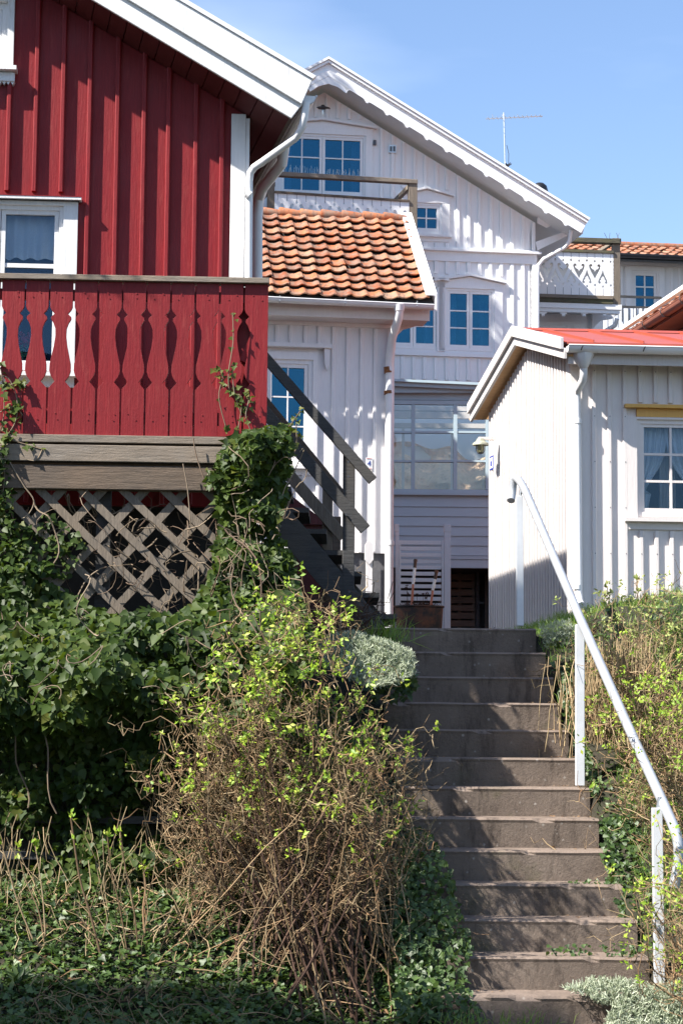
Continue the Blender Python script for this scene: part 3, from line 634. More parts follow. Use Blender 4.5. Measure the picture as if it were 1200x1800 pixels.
m.extr([FP.pt(f0, EV+.04, ze+.09), FP.pt(f1, EV+.04, ze+.09), FP.pt(f1, RV-.06, zr+.10), FP.pt(f0, RV-.06, zr+.10)], (0, 0, -.025))
m.extr([FP.pt(f1-.02, EV+.04, ze+.064), FP.pt(f1-.02, RV-.06, zr+.074), FP.pt(f1-.02, RV-.06, zr-.10), FP.pt(f1-.02, EV+.04, ze-.12)], FP.pt(.02, 0, 0)-FP.pt(0, 0, 0))
m.build('barge_board', M['white'], ph)
m = MB(); gz = up(600, 528, .5)[1]; gutter(m, FP.pt(uLe, .5, gz), FP.pt(uRe-.02, .5, gz-.02), .052); gt = m.build('gutter', M['pipe'], ph)
for x in (492, 607, 733): m = MB(); u = up(x, 530, .55)[0]; m.tube([FP.pt(u, .44, gz+.01), FP.pt(u, .556, gz+.012), FP.pt(u, .556, gz-.04), FP.pt(u, .5, gz-.06)], .006, 6); m.build('bracket', M['galv'], gt)
m = MB(); m.box(FP, uLe, uRe-.03, .30, .33, up(600, 559, .3)[1], ze-.0); m.box(FP, uLe, uRe-.05, .005, .30, up(600, 559, .3)[1]-.0, up(600, 559, .3)[1]+.02)
m.upoly(FP, [(uR_p, up(600, 558)[1]-.0), (uRe-.12, up(600, 558)[1]), (uRe-.10, up(600, 566)[1]), (uR_p+.12, up(600, 574)[1]), (uR_p, up(600, 592)[1])], -.05, -.01)
m.build('eave_boards', M['cream'], ph)
m = MB(); v = .42; m.tube([FP.pt(up(689, 545)[0], .5, gz-.03), FP.pt(up(689, 545)[0], .5, gz-.10)], [.072, .056], 14)
m.tube([FP.pt(up(689, 545)[0], .5, gz-.09), FP.pt(up(688, 560)[0], .48, gz-.18), FP.pt(up(684, 600)[0], .20, up(684, 600)[1]), FP.pt(up(682, 640)[0], .09, up(682, 640)[1]), FP.pt(up(682, 700)[0], .085, up(682, 680)[1]), FP.pt(up(682.5, 900)[0], .085, 2.34)], .05, 14)
for y in (655, 960): c = FP.pt(up(682, y)[0], .085, up(682, y)[1]); m.tube([c, c+Vector((0, 0, .05))], .056, 14)
dp = m.build('downpipe', M['pipe'], ph, True)
for y, h in ((648, .07), (690, .035)): m = MB(); c = FP.pt(up(680, y)[0], .087, up(682, y)[1]); m.tube([c, c+Vector((0.003, -.003, -h))], .0545, 10); m.build('rust_patch', M['rust'], dp, True)
# house number plate: 4
pl = thing('house_number_plate', 'white enamel plate with blue number 4 and red borders on porch wall', 'sign', FP.pt(up(648)[0], .03, up(648, 826)[1]))
un = up(648.5, 815, .03)[0]; zn = up(648, 815, .03)[1]; m = MB(); m.box(FP, un-.04, un+.04, .028, .034, zn-.07, zn+.07); m.build('plate', M['enamel'], pl, bevel=.002)
for sy in (-1, 1):
    m = MB()
    for k in range(7): c = FP.pt(un-.027+k*.009, .035, zn+sy*.06); m.lathe(c-Vector((0, .001, 0)), [(.0, -.0045), (.0045, 0), (0, .0045)], 6)
    m.build('border', M['redenamel'], pl)
m = MB(); m.mesh(textmesh('4', FP, un, zn, .085, .0355)); m.build('numeral', M['bluepaint'], pl)
m = MB(); m.ppoly(FP, [(641, 958), (646, 951), (652, 951), (656, 958), (656, 984), (648.5, 992), (641, 984)], .061, .085); m.ppoly(FP, [(643, 970), (654, 970), (654, 1125), (643, 1125)], .04, .06)
pk = m.build('carved_plank', M['porch']); tag(pk, 'narrow white carved plank upright against the porch foundation beside the downpipe', 'plank')
# ------------------------------------------------------------------ slatted gate, pot, stakes
FGt = Frame(740, 23.7, 1); gt_ = thing('slatted_gate', 'white wooden gate of horizontal slats behind the rusty planter', 'gate', P(740, 1130, 23.7))
for x0, x1, y0 in ((694.5, 700.5, 921), (780.5, 791.5, 922)):
    m = MB(); m.pbox(FGt, x0, y0+6, x1, 1140, -.06, .0); m.pbox(FGt, x0-.5, y0, x1+.5, y0+13, -.064, .004); m.build('post', M['white'], gt_, bevel=.003)
m = MB()
for x0, x1 in ((700.8, 704), (776, 780)): m.pbox(FGt, x0, 950, x1, 1120, -.05, -.01)
m.build('frame', M['white'], gt_)
m = MB()
for k in range(15): m.pbox(FGt, 701.5, 950+11*k, 775, 956.6+11*k, -.045, -.02)
m.build('slats', M['white'], gt_)
PX, PY = P(736, 1100, 21.6).x, 21.6
pot = thing('iron_planter', 'rusty iron tub planted with dry brown stalks in front of the slatted gate', 'planter', (PX, PY, 2.33))
zr0 = P(736, 1066, 21.6).z; m = MB(); m.lathe((PX, PY, 2.33), [(0, 0), (.215, 0), (.232, .05), (.26, zr0-2.35), (.275, zr0-2.34), (.275, zr0-2.325), (.25, zr0-2.33), (.23, zr0-2.42), (0, zr0-2.42)], 28, 1, .7); m.build('tub', M['iron'], pot, True)
m = MB()
for _ in range(420):
    a = random.uniform(0, 6.28); r = random.random()**.5*.19; x = PX+r*math.cos(a); y = PY+.7*r*math.sin(a); h = random.uniform(.03, .10); l = Vector((random.uniform(-1, 1), random.uniform(-1, 1), 0))*.06
    p0 = Vector((x, y, zr0-.1)); m.tube([p0, p0+l*.4+Vector((0, 0, h*.6+.05)), p0+l+Vector((0, 0, h+.05))], .0025, 3, cap=False)
for x, y, s in ((715, 1030, 1), (716, 1042, .9), (727, 1020, .5), (732, 1044, .6), (743, 1044, .6), (750, 1042, .8), (748, 1050, .6)):
    c = P(x, y, 21.6); b = Vector((c.x+random.uniform(-.02, .02), 21.6, zr0-.08)); m.tube([b, c], .002, 3, cap=False)
    for _ in range(10): m.lathe(c+Vector((random.uniform(-.02, .02)*s, random.uniform(-.02, .02), random.uniform(-.02, .01)*s)), [(0, -.006), (.008, 0), (0, .006)], 5)
m.build('dry_stalks', M['twig_dk'], pot)
for n_, (a, b, c) in enumerate((((730, 983), (728.5, 998), (722, 1062)), ((767, 1003), (764, 1018), (755, 1062)))):
    sg = thing('garden_stake', ('taller' if n_ == 0 else 'shorter leaning')+' brown stake with pale band stuck in the rusty planter', 'stake', P(*c, 21.5), 'stakes in the planter')
    A_, B_, C_ = P(*a, 21.5), P(*b, 21.5), P(*c, 21.5); m = MB(); m.tube([C_-Vector((0, 0, .1)), B_+(C_-B_)*.45], .013, 10); m.build('rod', M['copper'], sg, True)
    m = MB(); m.tube([B_+(C_-B_)*.45, B_], .0165, 10); m.build('band', M['cream'], sg, True)
    m = MB(); m.tube([B_, A_+(B_-A_)*.25], .019, 10); m.tube([A_+(B_-A_)*.25, A_], [.024, .02], 10); m.build('cap', M['iron'], sg, True)
# ------------------------------------------------------------------ GREY ANNEX with the wide window
FA = Frame(775, 31, 0); ax = thing('glazed_annex', 'grey-white clapboard annex with a wide many-paned window below the tall white gable', 'annex', P(775, 1120, 31))
ap = lambda x, y=800, v=0: FA.px(x, y, v)
au0, au1 = ap(560)[0], ap(905)[0]; az0, az1 = ap(775, 998)[1], ap(775, 676)[1]
holeA = (ap(676)[0], ap(858)[0], ap(775, 866)[1], ap(775, 703)[1])
m = MB(); m.mesh(holed(FA, rect(au0, au1, az0, az1), [rect(*holeA)], -.12, -.012))
bh = (ap(775, 900)[1]-ap(775, 917)[1]); z = ap(775, 976)[1]+.0
while z < az1:
    zt_ = min(z+bh, az1); segs = [(au0, au1)]
    if z < holeA[3]+.03 and zt_ > holeA[2]-.03: segs = [(au0, holeA[0]-.02), (holeA[1]+.02, au1)]
    for a, b in segs: m.extr([FA.pt(a, .012, z), FA.pt(a, -.01, z), FA.pt(a, -.01, zt_-.006), FA.pt(a, -.004, zt_-.006)], FA.pt(b-a, 0, 0)-FA.pt(0, 0, 0))
    z += bh
m.box(FA, au0, au1, .0, .03, ap(775, 983)[1], ap(775, 977)[1]); m.box(FA, au0, au1, -.01, .016, az0, ap(775, 983.5)[1])
m.build('wall', M['grey_white'], ax)
m = MB()
lo = [(660, 677), (900, 688), (900, 674), (660, 663)]
m.ppoly(FA, [(560, 672), (905, 688), (905, 679), (560, 663)], .14, .18); m.ppoly(FA, [(560, 660), (905, 675), (905, 679.5), (560, 664)], -.3, .24); m.ppoly(FA, [(560, 672), (905, 688), (905, 690), (560, 690)], 0.02, .1)
m.build('lean_to_roof', M['grey_white'], ax)
wm = MB(); v0, v1 = -.07, .02
for x0, y0, x1, y1 in ((676, 704, 858, 711), (676, 860, 858, 866), (722.5, 711, 729, 860), (796.5, 711, 803, 860), (853, 711, 858, 860), (676, 711, 684, 860)): wm.pbox(FA, x0, y0, x1, y1, v0, v1)
for y in (757.5, 808.5):
    for a, b in ((684, 722.5), (729, 796.5), (803, 853)): wm.pbox(FA, a, y, b, y+3.6, v0+.01, v1-.01)
wm.pbox(FA, 670, 866, 862, 870, .0, .07)
aw = wm.build('window', M['grey_white'], ax)
m = MB(); m.pbox(FA, 680, 707, 857, 864, -.04, -.036); m.build('pane', M['glass_pale'], aw)
m = MB(); h0, h1, g0, g1 = holeA
c = [FA.pt(u, v, z) for v in (-.125, -1.9) for u, z in ((h0-.6, g0-.3), (h1+.3, g0-.3), (h1+.3, g1+.2), (h0-.6, g1+.2))]
m.add(c, [(0, 1, 5, 4), (1, 2, 6, 5)]); m.build('interior', simple('pale_blue_room', (.15, .22, .30), .9), aw)
m = MB()
for y0, y1 in ((714, 722), (724, 735), (744, 752)): m.pbox(FA, 650, y0, 890, y1, -.9, -.8)
m.pbox(FA, 706, 752, 710.5, 870, -.7, -.6); m.pbox(FA, 792, 757, 796, 870, -.7, -.6); m.build('inner_beam', M['cream'], aw)
# rock behind the glass
nx2 = 46; V = []; F_ = []
for j in range(30):
    for i in range(nx2):
        s = i/(nx2-1); t = j/29; x = 660+220*s; top = 765+55*s+22*noise.noise(Vector((s*5, 0, 3)))-14*math.exp(-((s-.62)/.1)**2)
        y = 900+(top-900)*t; dd = 31.7+.9*t+.5*noise.noise(Vector((s*4, t*3, 7)))+.12*noise.noise(Vector((s*15, t*11, 7)))
        V.append(P(x, y, dd))
        if i and j: F_.append(((j-1)*nx2+i-1, (j-1)*nx2+i, j*nx2+i, j*nx2+i-1))
m = MB(); m.add(V, F_); rk = m.build('rock', M['rock'], None, True); tag(rk, 'rough beige granite rock seen through the wide annex window', 'rock')
# storage opening below
m = MB(); 
q = [FA.pt(u, v, z) for v in (-.12, -1.6) for u, z in ((au0, 2.2), (au1, 2.2), (au1, az0), (au0, az0))]; m.add(q, [(1, 2, 6, 5), (2, 3, 7, 6), (3, 0, 4, 7), (4, 5, 6, 7)]); m.build('cellar', M['wood_dk'], ax)
m = MB(); m.pbox(FA, 560, 999, 692, 1130, -.1, .01); m.build('foundation', M['found'], ax)
FD = Frame(775, 31.9, 0)
pt_ = thing('pallet_stack', 'brown slatted wooden pallet standing in the dark cellar opening', 'pallet', P(815, 1130, 31.9))
m = MB()
for k in range(8): m.pbox(FD, 770, 1009+13.6*k, 834, 1019.5+13.6*k, -.03, 0)
m.build('slats', M['wood_mid'], pt_)
m = MB()
for x in (772, 804, 829): m.pbox(FD, x, 1005, x+6, 1130, -.12, -.031)
m.build('posts', M['wood_mid'], pt_)
dr = thing('cellar_door', 'dark plank door ajar beside the pallet in the cellar opening', 'door', P(845, 1130, 31.7))
m = MB(); m.pbox(FD, 836, 1004, 842, 1130, -.05, .05); m.build('jamb', M['wood_dk'], dr)
m = MB(); m.pbox(FD, 842, 1058, 850, 1061, .0, .03); m.build('latch', M['black'], dr)
m = MB(); m.bar(FD.pt(FD.px(852, 1110)[0], .2, 2.2), FD.pt(FD.px(853, 1010)[0], .1, FD.px(853, 1008)[1]), .03, .03); pole = m.build('broom_handle', M['wood_mid']); tag(pole, 'thin brown wooden pole leaning at the right edge of the cellar opening', 'pole')
# ------------------------------------------------------------------ TALL WHITE GABLE HOUSE
FW = Frame(940, 33, 7); bw = thing('tall_white_house', 'tall white batten gable house with scalloped barge boards behind the tiled porch', 'house', P(700, 1120, 33))
wp = lambda x, y=400, v=0: FW.px(x, y, v)
VB = .55
bt = lin(FW, (580, 103), (1035, 385), VB); a580 = wp(577, 103, VB)[0]; a1035 = wp(1035, 385, VB)[0]
off = lambda d: (lambda u: bt(u)-d)
px33 = 33/3500
gt0 = lambda u: bt(u)-.40
wu1 = wp(940)[0]; wu0 = 2*a580-wu1; wz0 = 2.0
zwall = lambda u: (bt(u) if u > a580 else bt(2*a580-u))-.42
H1 = (wp(489)[0], wp(641)[0], wp(560, 345)[1], wp(560, 236)[1])
H2 = (wp(722)[0], wp(776)[0], wp(750, 411)[1], wp(750, 357)[1])
H3 = (wp(782)[0], wp(868)[0], wp(825, 617)[1], wp(825, 508)[1])
H4 = (wp(682)[0], wp(771)[0], wp(725, 613)[1], wp(725, 504)[1])
m = MB(); m.mesh(holed(FW, [(wu0, wz0), (wu1, wz0), (wu1, zwall(wu1)), (a580, zwall(a580)), (wu0, zwall(wu1))], [rect(*h) for h in (H1, H2, H3, H4)], -.1, 0))
zband = wp(850, 443)[1]; zb2 = wp(850, 462)[1]; bs = .186
bus = [wu1-.03-k*bs for k in range(36)]
sk = [(H1[0]-.15, H1[1]+.15, H1[2]-.1, H1[3]+.28), (H2[0]-.15, H2[1]+.15, H2[2]-.15, H2[3]+.24), (H3[0]-.16, H3[1]+.16, H3[2]-.14, H3[3]+.24), (H4[0]-.16, H4[1]+.1, H4[2]-.14, H4[3]+.24)]
battens(m, FW, bus, .062, .028, lambda u: zwall(u)-.02, zband+.01, sk)
battens(m, FW, bus, .062, .028, zb2-.005, wp(780, 668)[1], sk)
for a, b, c, d in ((wu0, wu1+.02, zb2, zband-.02),): m.box(FW, a, b, 0, .035, c, d)
m.box(FW, wu0, wu1+.09, .0, .10, zband-.02, zband+.015); m.box(FW, wu0, wu1+.05, 0, .06, zband+.0151, zband+.04)
m.box(FW, wu1-.055, wu1+.02, .0, .036, 2.0, zb2)
m.box(FW, wp(600)[0], wp(900)[0], 0, .06, wp(780, 624)[1]-.03, wp(780, 622)[1])
m.build('wall', M['white'], bw)
m = MB(); m.extr([FW.pt(wu1, -.0, 2), FW.pt(wu1, 0, zwall(wu1)), FW.pt(wu1-.1, 0, zwall(wu1)), FW.pt(wu1-.1, 0, 2)], DSIDE*8); m.build('side_wall', M['white'], bw)
# barge boards: crown moulding, board, scalloped valance
def bstrip(m, d0, d1, v0, v1, ext=0.):
    for sg in (0, 1):
        e0, e1 = a1035-d0*.45+ext, a1035-d1*.45+ext
        q = [(e0, bt(e0)-d0), (a580, bt(a580)-d0), (a580, bt(a580)-d1), (e1, bt(e1)-d1)]
        if sg: q = [(2*a580-u, z) for u, z in q]
        m.upoly(FW, q, v0, v1)
m = MB(); bstrip(m, 0, .045, VB-.05, VB+.07); bstrip(m, .05, .10, VB-.05, VB+.045); m.build('roof_edge_moulding', M['white'], bw)
m = MB(); bstrip(m, .103, .235, VB-.03, VB); m.build('barge_board', M['white'], bw)
m = MB(); bstrip(m, .21, .335, VB+.003, VB+.025)
kx = a1035-.42; n = 0
while kx > a580+.3:
    for sg in (0, 1):
        sl = (bt(1)-bt(0)); pts = []
        for (du, dz) in ((-.17, 0), (.17, 0), (.135, -.018), (.10, -.012), (.09, -.045), (.055, -.035), (.045, -.075), (0, -.06), (-.045, -.075), (-.055, -.035), (-.09, -.045), (-.10, -.012), (-.135, -.018)):
            u = kx+du*.36; pts.append((u, bt(u)-.334+dz*.65))
        if sg: pts = [(2*a580-u, z) for u, z in pts]
        m.upoly(FW, pts, VB+.003, VB+.025)
    kx -= .335
pts = [(a580-.42, bt(a580+.42)-.33), (a580, bt(a580)-.30), (a580+.42, bt(a580+.42)-.33), (a580+.40, bt(a580+.40)-.37), (a580+.25, bt(a580+.25)-.40), (a580, bt(a580)-.44), (a580-.25, bt(a580+.25)-.40), (a580-.4, bt(a580+.4)-.37)]
m.upoly(FW, [(a580-.35, bt(a580+.35)-.32), (a580, bt(a580)-.32), (a580+.35, bt(a580+.35)-.32), (a580+.3, bt(a580+.35)-.40), (a580+.16, bt(a580+.3)-.33), (a580, bt(a580+.25)-.31), (a580-.16, bt(a580+.3)-.33), (a580-.3, bt(a580+.35)-.40)], VB+.003, VB+.025)
m.build('scalloped_valance', M['white'], bw)
m = MB(); bk = DSIDE*9
for sg in (0, 1):
    q = [(a1035-.1, bt(a1035-.1)-.30), (a580, bt(a580)-.30), (a580, bt(a580)-.05), (a1035-.04, bt(a1035-.04)-.05)]
    if sg: q = [(2*a580-u, z) for u, z in q]
    m.extr([FW.pt(u, VB-.06, z) for u, z in q], bk)
m.build('roof', M['white'], bw)
m = MB(); e = wu1
m.ppoly(FW, [(944, 392), (960, 400), (978, 392), (995, 410), (1003, 405), (1000, 388), (944, 370)], .0, .04); m.ppoly(FW, [(941, 425), (1000, 404), (1006, 410), (944, 440)], .02, .05); m.build('eave_bracket', M['white'], bw)
m = MB(); m.tube([P(1003, 405, 32.6), P(1000, 425, 32.7), P(992, 435, 32.75), P(955, 455, 32.95), P(946, 466, 32.98), P(944, 480, 32.98), P(944, 665, 32.98)], .035, 10); m.build('downpipe', M['white'], bw, True)
cK = dict(mat='white', fw=.04, sw=.045, mw=.022, depth=.7)
window(FW, bw, *H1, ns=2, cols=2, rf=[.36, .69], cw=.12, ch=.10, crown='peak', sill=0, **cK)
window(FW, bw, *H2, ns=1, cols=2, rows=2, cw=.13, ch=.10, crown='peak', sill=.04, **cK)
W3 = window(FW, bw, *H3, ns=2, cols=1, rows=3, cw=.14, ch=.08, crown='peak', sill=0, **cK)
window(FW, bw, *H4, ns=2, cols=1, rows=3, cw=.10, ch=.08, crown='peak', sill=0, **cK)
lp = thing('table_lamp', 'white table lamp with a drum shade inside the upper right window above the cottage roof', 'lamp', P(847, 612, 33.35))
c = P(847, 600, 33.35); m = MB(); m.lathe(c, [(.12, 0), (.125, .02), (.10, .17), (.09, .175)], 18); m.build('lamp_shade', M['shade'], lp, True)
m = MB(); m.lathe(c-Vector((0, 0, .16)), [(0, 0), (.06, 0), (.09, .05), (.07, .11), (.02, .16)], 14); m.build('base', M['enamel'], lp, True)
# lamp, hook, vent on the gable
lm = thing('gable_lamp', 'galvanised barn lamp on the white gable above the balcony window', 'lamp', P(566, 208, 32.9))
c = P(567, 194, 32.6); m = MB(); m.lathe(c, [(.0, .09), (.045, .085), (.06, .05), (.13, .03), (.13, .015), (.06, .0), (0, .0)], 18); m.build('shade', M['metal_dk'], lm, True)
m = MB(); m.lathe(c-Vector((0, 0, .1)), [(.0, -.03), (.04, -.01), (.052, .04), (.05, .1)], 14); m.build('glass_globe', M['galv'], lm, True)
m = MB(); m.tube([c-Vector((0, -.02, .06)), P(562, 205, 32.75), P(561, 206, 32.95)], .04, 10); m.build('arm', M['galv'], lm, True)
m = MB(); m.pbox(FW, 656, 246, 661, 254, .0, .05); m.bar(P(659, 249, 32.85), P(670, 241, 32.7), .03, .03); hk = m.build('wall_hook', M['metal_dk']); tag(hk, 'small grey metal hook on the gable right of the balcony window', 'hook')
m = MB(); m.pbox(FW, 683.5, 255, 696, 268, .0, .05); vb = m.build('vent_box', M['galv'], None); tag(vb, 'small square grey vent box on the white gable wall', 'vent')
m = MB(); m.pbox(FW, 685, 257, 689, 266, .05, .055); m.pbox(FW, 690.5, 257, 694.5, 266, .05, .055); m.build('louvre', M['metal_dk'], vb)
# antenna and roof cowl
an = thing('tv_antenna', 'thin metal television aerial on a mast above the white gable roof', 'antenna', P(887, 296, 35))
m = MB(); m.tube([P(887.5, 300, 35), P(885, 198, 35)], .016, 8); m.build('mast', M['galv'], an)
m = MB(); m.tube([P(853, 209, 35), P(953, 204, 35)], .010, 6); an2 = m.build('boom', M['galv'], an)
m = MB()
for k in range(13): x = 858+7.6*k; c = P(x, 208.7-.05*(x-853), 35); m.tube([c+Vector((-.03, -.16, -.02)), c+Vector((.03, .16, .02))], .006, 4)
for x in (868, 885, 912): c = P(x, 207, 35); m.tube([c, c+Vector((-.04, .02, .07))], .005, 4)
m.build('elements', M['galv'], an)
m = MB(); m.tube([P(893, 296, 35), P(893.5, 270, 35), P(890, 255, 35)], .006, 5)
for _ in range(24): c = P(891+random.uniform(-2, 3), 292+random.uniform(-3, 4), 35); m.tube([c, c+Vector((random.uniform(-.08, .08), random.uniform(-.08, .08), random.uniform(-.04, .05)))], .006, 4)
m.build('cable', M['metal_dk'], an)
cw_ = thing('roof_vent_cowl', 'black round vent cowl on the right slope of the white gable roof', 'vent', P(948, 345, 34.5))
c = P(948, 336, 34.5); m = MB(); m.lathe(c-Vector((0, 0, .0)), [(.0, .15), (.07, .14), (.125, .09), (.15, 0), (.14, -.06), (.1, -.1)], 20); m.build('hood', M['black'], cw_, True)
m = MB(); m.tube([c-Vector((0, 0, .6)), c], .09, 14); m.build('pipe', M['black'], cw_, True)
# bird spikes handled below; UPPER LEFT BALCONY
FU = Frame(726, 31.6, 9); ub = thing('fretwork_balcony', 'white fretwork balcony with weathered wooden rail in front of the gable window', 'balcony', P(600, 420, 31.6))
m = MB(); m.pbox(FU, 718, 322, 733, 470, -.11, .0); m.build('post', M['wood_v'], ub, bevel=.004)
m = MB(); m.pbox(FU, 470, 310, 482, 470, -.11, .0); m.build('post', M['wood_v'], ub, bevel=.004)
m = MB(); a = FU.px(478, 304, .02); b = FU.px(734, 319, .02); m.bar(FU.pt(a[0], -.04, a[1]), FU.pt(b[0], -.04, b[1]), .12, .07); m.build('handrail', M['wood'], ub, bevel=.006)
m = MB(); a = FU.px(483, 337, .02); b = FU.px(719, 353, .02); m.bar(FU.pt(a[0], -.02, a[1]), FU.pt(b[0], -.02, b[1]), .09, .035); m.build('middle_rail', M['wood_mid'], ub)
m = MB(); m.bar(FU.pt(b[0]+.04, -.08, FU.px(722, 324)[1]), FU.pt(b[0]-.05, -1.3, FU.px(722, 324)[1]), .06, .07); m.build('side_rail', M['wood'], ub)
m = MB(); m.bar(FU.pt(FU.px(481, 338)[0], -.04, FU.px(481, 322)[1]), FU.pt(FU.px(481, 338)[0]-.1, -1.2, FU.px(481, 322)[1]), .06, .07); m.build('side_rail', M['wood'], ub)
k1 = 31.6/3500; u0, zt1 = FU.px(483, 339); u1, zt2 = FU.px(719, 353); zb_ = FU.px(600, 400)[1]; sl = (zt2-zt1)/(u1-u0)
def arc(cx, cy, r, a0, a1, n=8): return [(cx+r*math.cos(R_(a0+(a1-a0)*i/n)), cy+r*math.sin(R_(a0+(a1-a0)*i/n))) for i in range(n+1)]
def U_hole(cx, cy, s): # curled U
    o = arc(cx, cy+6*s, 9*s, 200, 340, 8)+arc(cx+9.2*s, cy+9*s, 3*s, -20, 170, 5)+arc(cx, cy+7*s, 4.6*s, 330, 210, 6)+arc(cx-9.2*s, cy+9*s, 3*s, 10, 200, 5)
    return o
def dia(cx, cy, a, b): return [(cx-a, cy), (cx, cy-b), (cx+a, cy), (cx, cy+b)]
m = MB(); bwid = 17.0*k1; nb = int((u1-u0)/bwid)
holes = []
for k in range(int((u1-u0)/(2*bwid))+1):
    cx = u1-bwid*1.0-k*2*bwid; zc = zt1+sl*(cx-u0)
    if cx-11*k1 < u0: break
    holes += [U_hole(cx, zc-30*k1, k1), dia(cx, zc-12*k1, 1.6*k1, 2.6*k1), dia(cx+bwid, zc-15*k1, 2.2*k1, 4*k1)] if cx+bwid+3*k1 < u1 else [U_hole(cx, zc-30*k1, k1), dia(cx, zc-12*k1, 1.6*k1, 2.6*k1)]
m.mesh(holed(FU, [(u0, zb_), (u1, zb_), (u1, zt2), (u0, zt1)], holes, -.02, 0)); m.build('fretwork_panel', M['white'], ub)
m = MB()
for k in range(1, nb+1): x = u1-k*bwid; z = zt1+sl*(x-u0); m.box(FU, x-.003, x+.003, .0005, .0015, z-13*k1, z)
m.build('board_gap', M['metal_dk'], ub)
m = MB(); m.box(FU, u0, u1, -1.4, -.03, zb_+.2, zb_+.26); m.build('balcony_floor', M['wood'], ub)
# bird spikes
m = MB()
for k in range(42):
    x = 500+k*3.2 if k < 42 else 0; 
    if 563 < x < 573: continue
    b0 = P(x, 304-(-.02)*(x-500)*3, 31.62); c = b0+Vector((random.uniform(-.03, .03), 0, random.uniform(.09, .15)))
    m.tube([b0, c], .0035, 4, cap=False)
bsx = m.build('bird_spikes', M['galv']); tag(bsx, 'row of thin wire bird spikes along the upper balcony rail', 'bird spikes')
# ------------------------------------------------------------------ RIGHT BALCONY (hearts)
FQ = Frame(1010, 34.6, 6); rb = thing('heart_fretwork_balcony', 'white balcony panel with heart cut-outs and mossy wooden rails right of the gable', 'balcony', P(1010, 640, 34.6))
kq = 34.6/3500; qx = lambda x, y, v=0: FQ.px(x, y, v)
u0, u1 = qx(935, 480)[0], qx(1078, 480)[0]; z0, z1 = qx(1010, 518)[1], qx(1010, 443)[1]
holes = []
def P2(cx, cy, pts, s=1): return [(cx+x*kq*s/4.286, cy-y*kq*s/4.286) for x, y in pts]
A_ = [(0, 78), (-14, 50), (-30, 22), (-41, -5), (-44, -20), (-38, -32), (-27, -34), (-19, -28), (-17, -18), (-24, -13), (-29, -17), (-27, -5), (-18, 4), (-7, 8), (0, 22)]
heart = A_+[(-x, y) for x, y in A_[-2:0:-1]]
B_ = [(0, -72), (-10, -40), (-24, -10), (-36, 15), (-39, 30), (-32, 40), (-22, 40), (-15, 33), (-17, 24), (-24, 22), (-22, 14), (-13, 6), (-10, -8), (0, -20)]
inv = B_+[(-x, y) for x, y in B_[-2:0:-1]]
zc = qx(1010, 471)[1]; cx0 = qx(961, 471)[0]; per = 29*kq
for k in range(-1, 5):
    cx = cx0+k*per
    if u0 < cx-46*kq/4.286 and cx+46*kq/4.286 < u1: holes.append(P2(cx, zc, heart, 1.05))
    if u0 < cx < u1-.03: holes += [dia(cx, zc+13.5*kq, 1.8*kq, 3*kq), dia(cx, zc-30*kq, 2.2*kq, 3.2*kq)]
    cx += per/2
    if u0 < cx-40*kq/4.286 and cx+42*kq/4.286 < u1: holes += [P2(cx, zc-18*kq, inv, .98), dia(cx, zc+14.5*kq, 2*kq, 3.4*kq), dia(cx, zc-32.5*kq, 2*kq, 3*kq)]
m = MB(); m.mesh(holed(FQ, rect(u0, u1, z0, z1), holes, -.02, 0)); m.build('fretwork_panel', M['white'], rb)
m = MB()
for k in range(11): x = cx0-per+k*per/2; m.box(FQ, x-.003, x+.003, .0005, .0015, zc+19*kq, z1); m.box(FQ, x-.003, x+.003, .0005, .0015, z0, zc-36*kq)
m.build('board_gap', M['metal_dk'], rb)
for nm, r, v, mt in (('top_rail', (1000, 418, 1091, 426), (-.1, .06), 'moss_wood'), ('middle_rail', (935, 438, 1078, 443), (-.06, .03), 'moss_wood'), ('bottom_rail', (935, 518, 1077, 524), (-.08, .04), 'wood'), ('deck_edge', (935, 524.5, 1077, 532), (-.3, .02), 'moss_wood')):
    m = MB(); m.pbox(FQ, *r, *v); m.build(nm, M[mt], rb, bevel=.003)
m = MB(); m.pbox(FQ, 1076.5, 421, 1089.5, 536, -.12, .0); m.pbox(FQ, 1075.5, 418.5, 1091, 421.5, -.13, .02); m.build('post', M['wood_v'], rb, bevel=.004)
m = MB(); m.bar(FQ.pt(u1, -.05, qx(1080, 426)[1]), FQ.pt(u1-.25, -1.6, qx(1080, 428)[1]), .07, .05); m.build('side_rail', M['wood'], rb)
m = MB(); m.box(FQ, u0, u1, -1.6, -.31, qx(1010, 529)[1], qx(1010, 525)[1]); m.build('deck_floor', M['wood'], rb)
m = MB()
for x, dx in ((1066, -4), (1070, 1), (1084, 3), (1086, -3)): c = P(x, 419, 34.6); m.tube([c, c+Vector((dx*.012, 0, .10))], .004, 4); 
m.build('bird_spikes', M['metal_dk'], rb)
# annex under the right balcony
FZ = Frame(1010, 35.3, 6); nb_ = thing('balcony_annex', 'small white annex with scalloped fascia under the heart balcony', 'annex', P(1000, 700, 35.3))
m = MB(); m.pbox(FQ, 935, 533, 1092, 542, -.1, .0); m.pbox(FQ, 935, 542.5, 1088, 549, -.14, -.03)
for x in (954, 990, 1026, 1062):
    m.ppoly(FQ, [(x-7, 548), (x+7, 548), (x+5, 552), (x+3, 551), (x+2, 556), (x, 554), (x-2, 556), (x-3, 551), (x-5, 552)], -.08, -.05)
m.build('fascia', M['white'], nb_)
hz = (FZ.px(944, 580)[0], FZ.px(996, 580)[0], FZ.px(970, 640)[1], FZ.px(970, 572)[1])
m = MB(); m.mesh(holed(FZ, rect(FZ.px(930, 600)[0], FZ.px(1040, 600)[0], 5, FZ.px(1000, 552)[1]), [rect(*hz)], -.1, 0)); m.pbox(FZ, 1008, 572, 1030, 640, 0, .02); m.build('wall', M['white'], nb_)
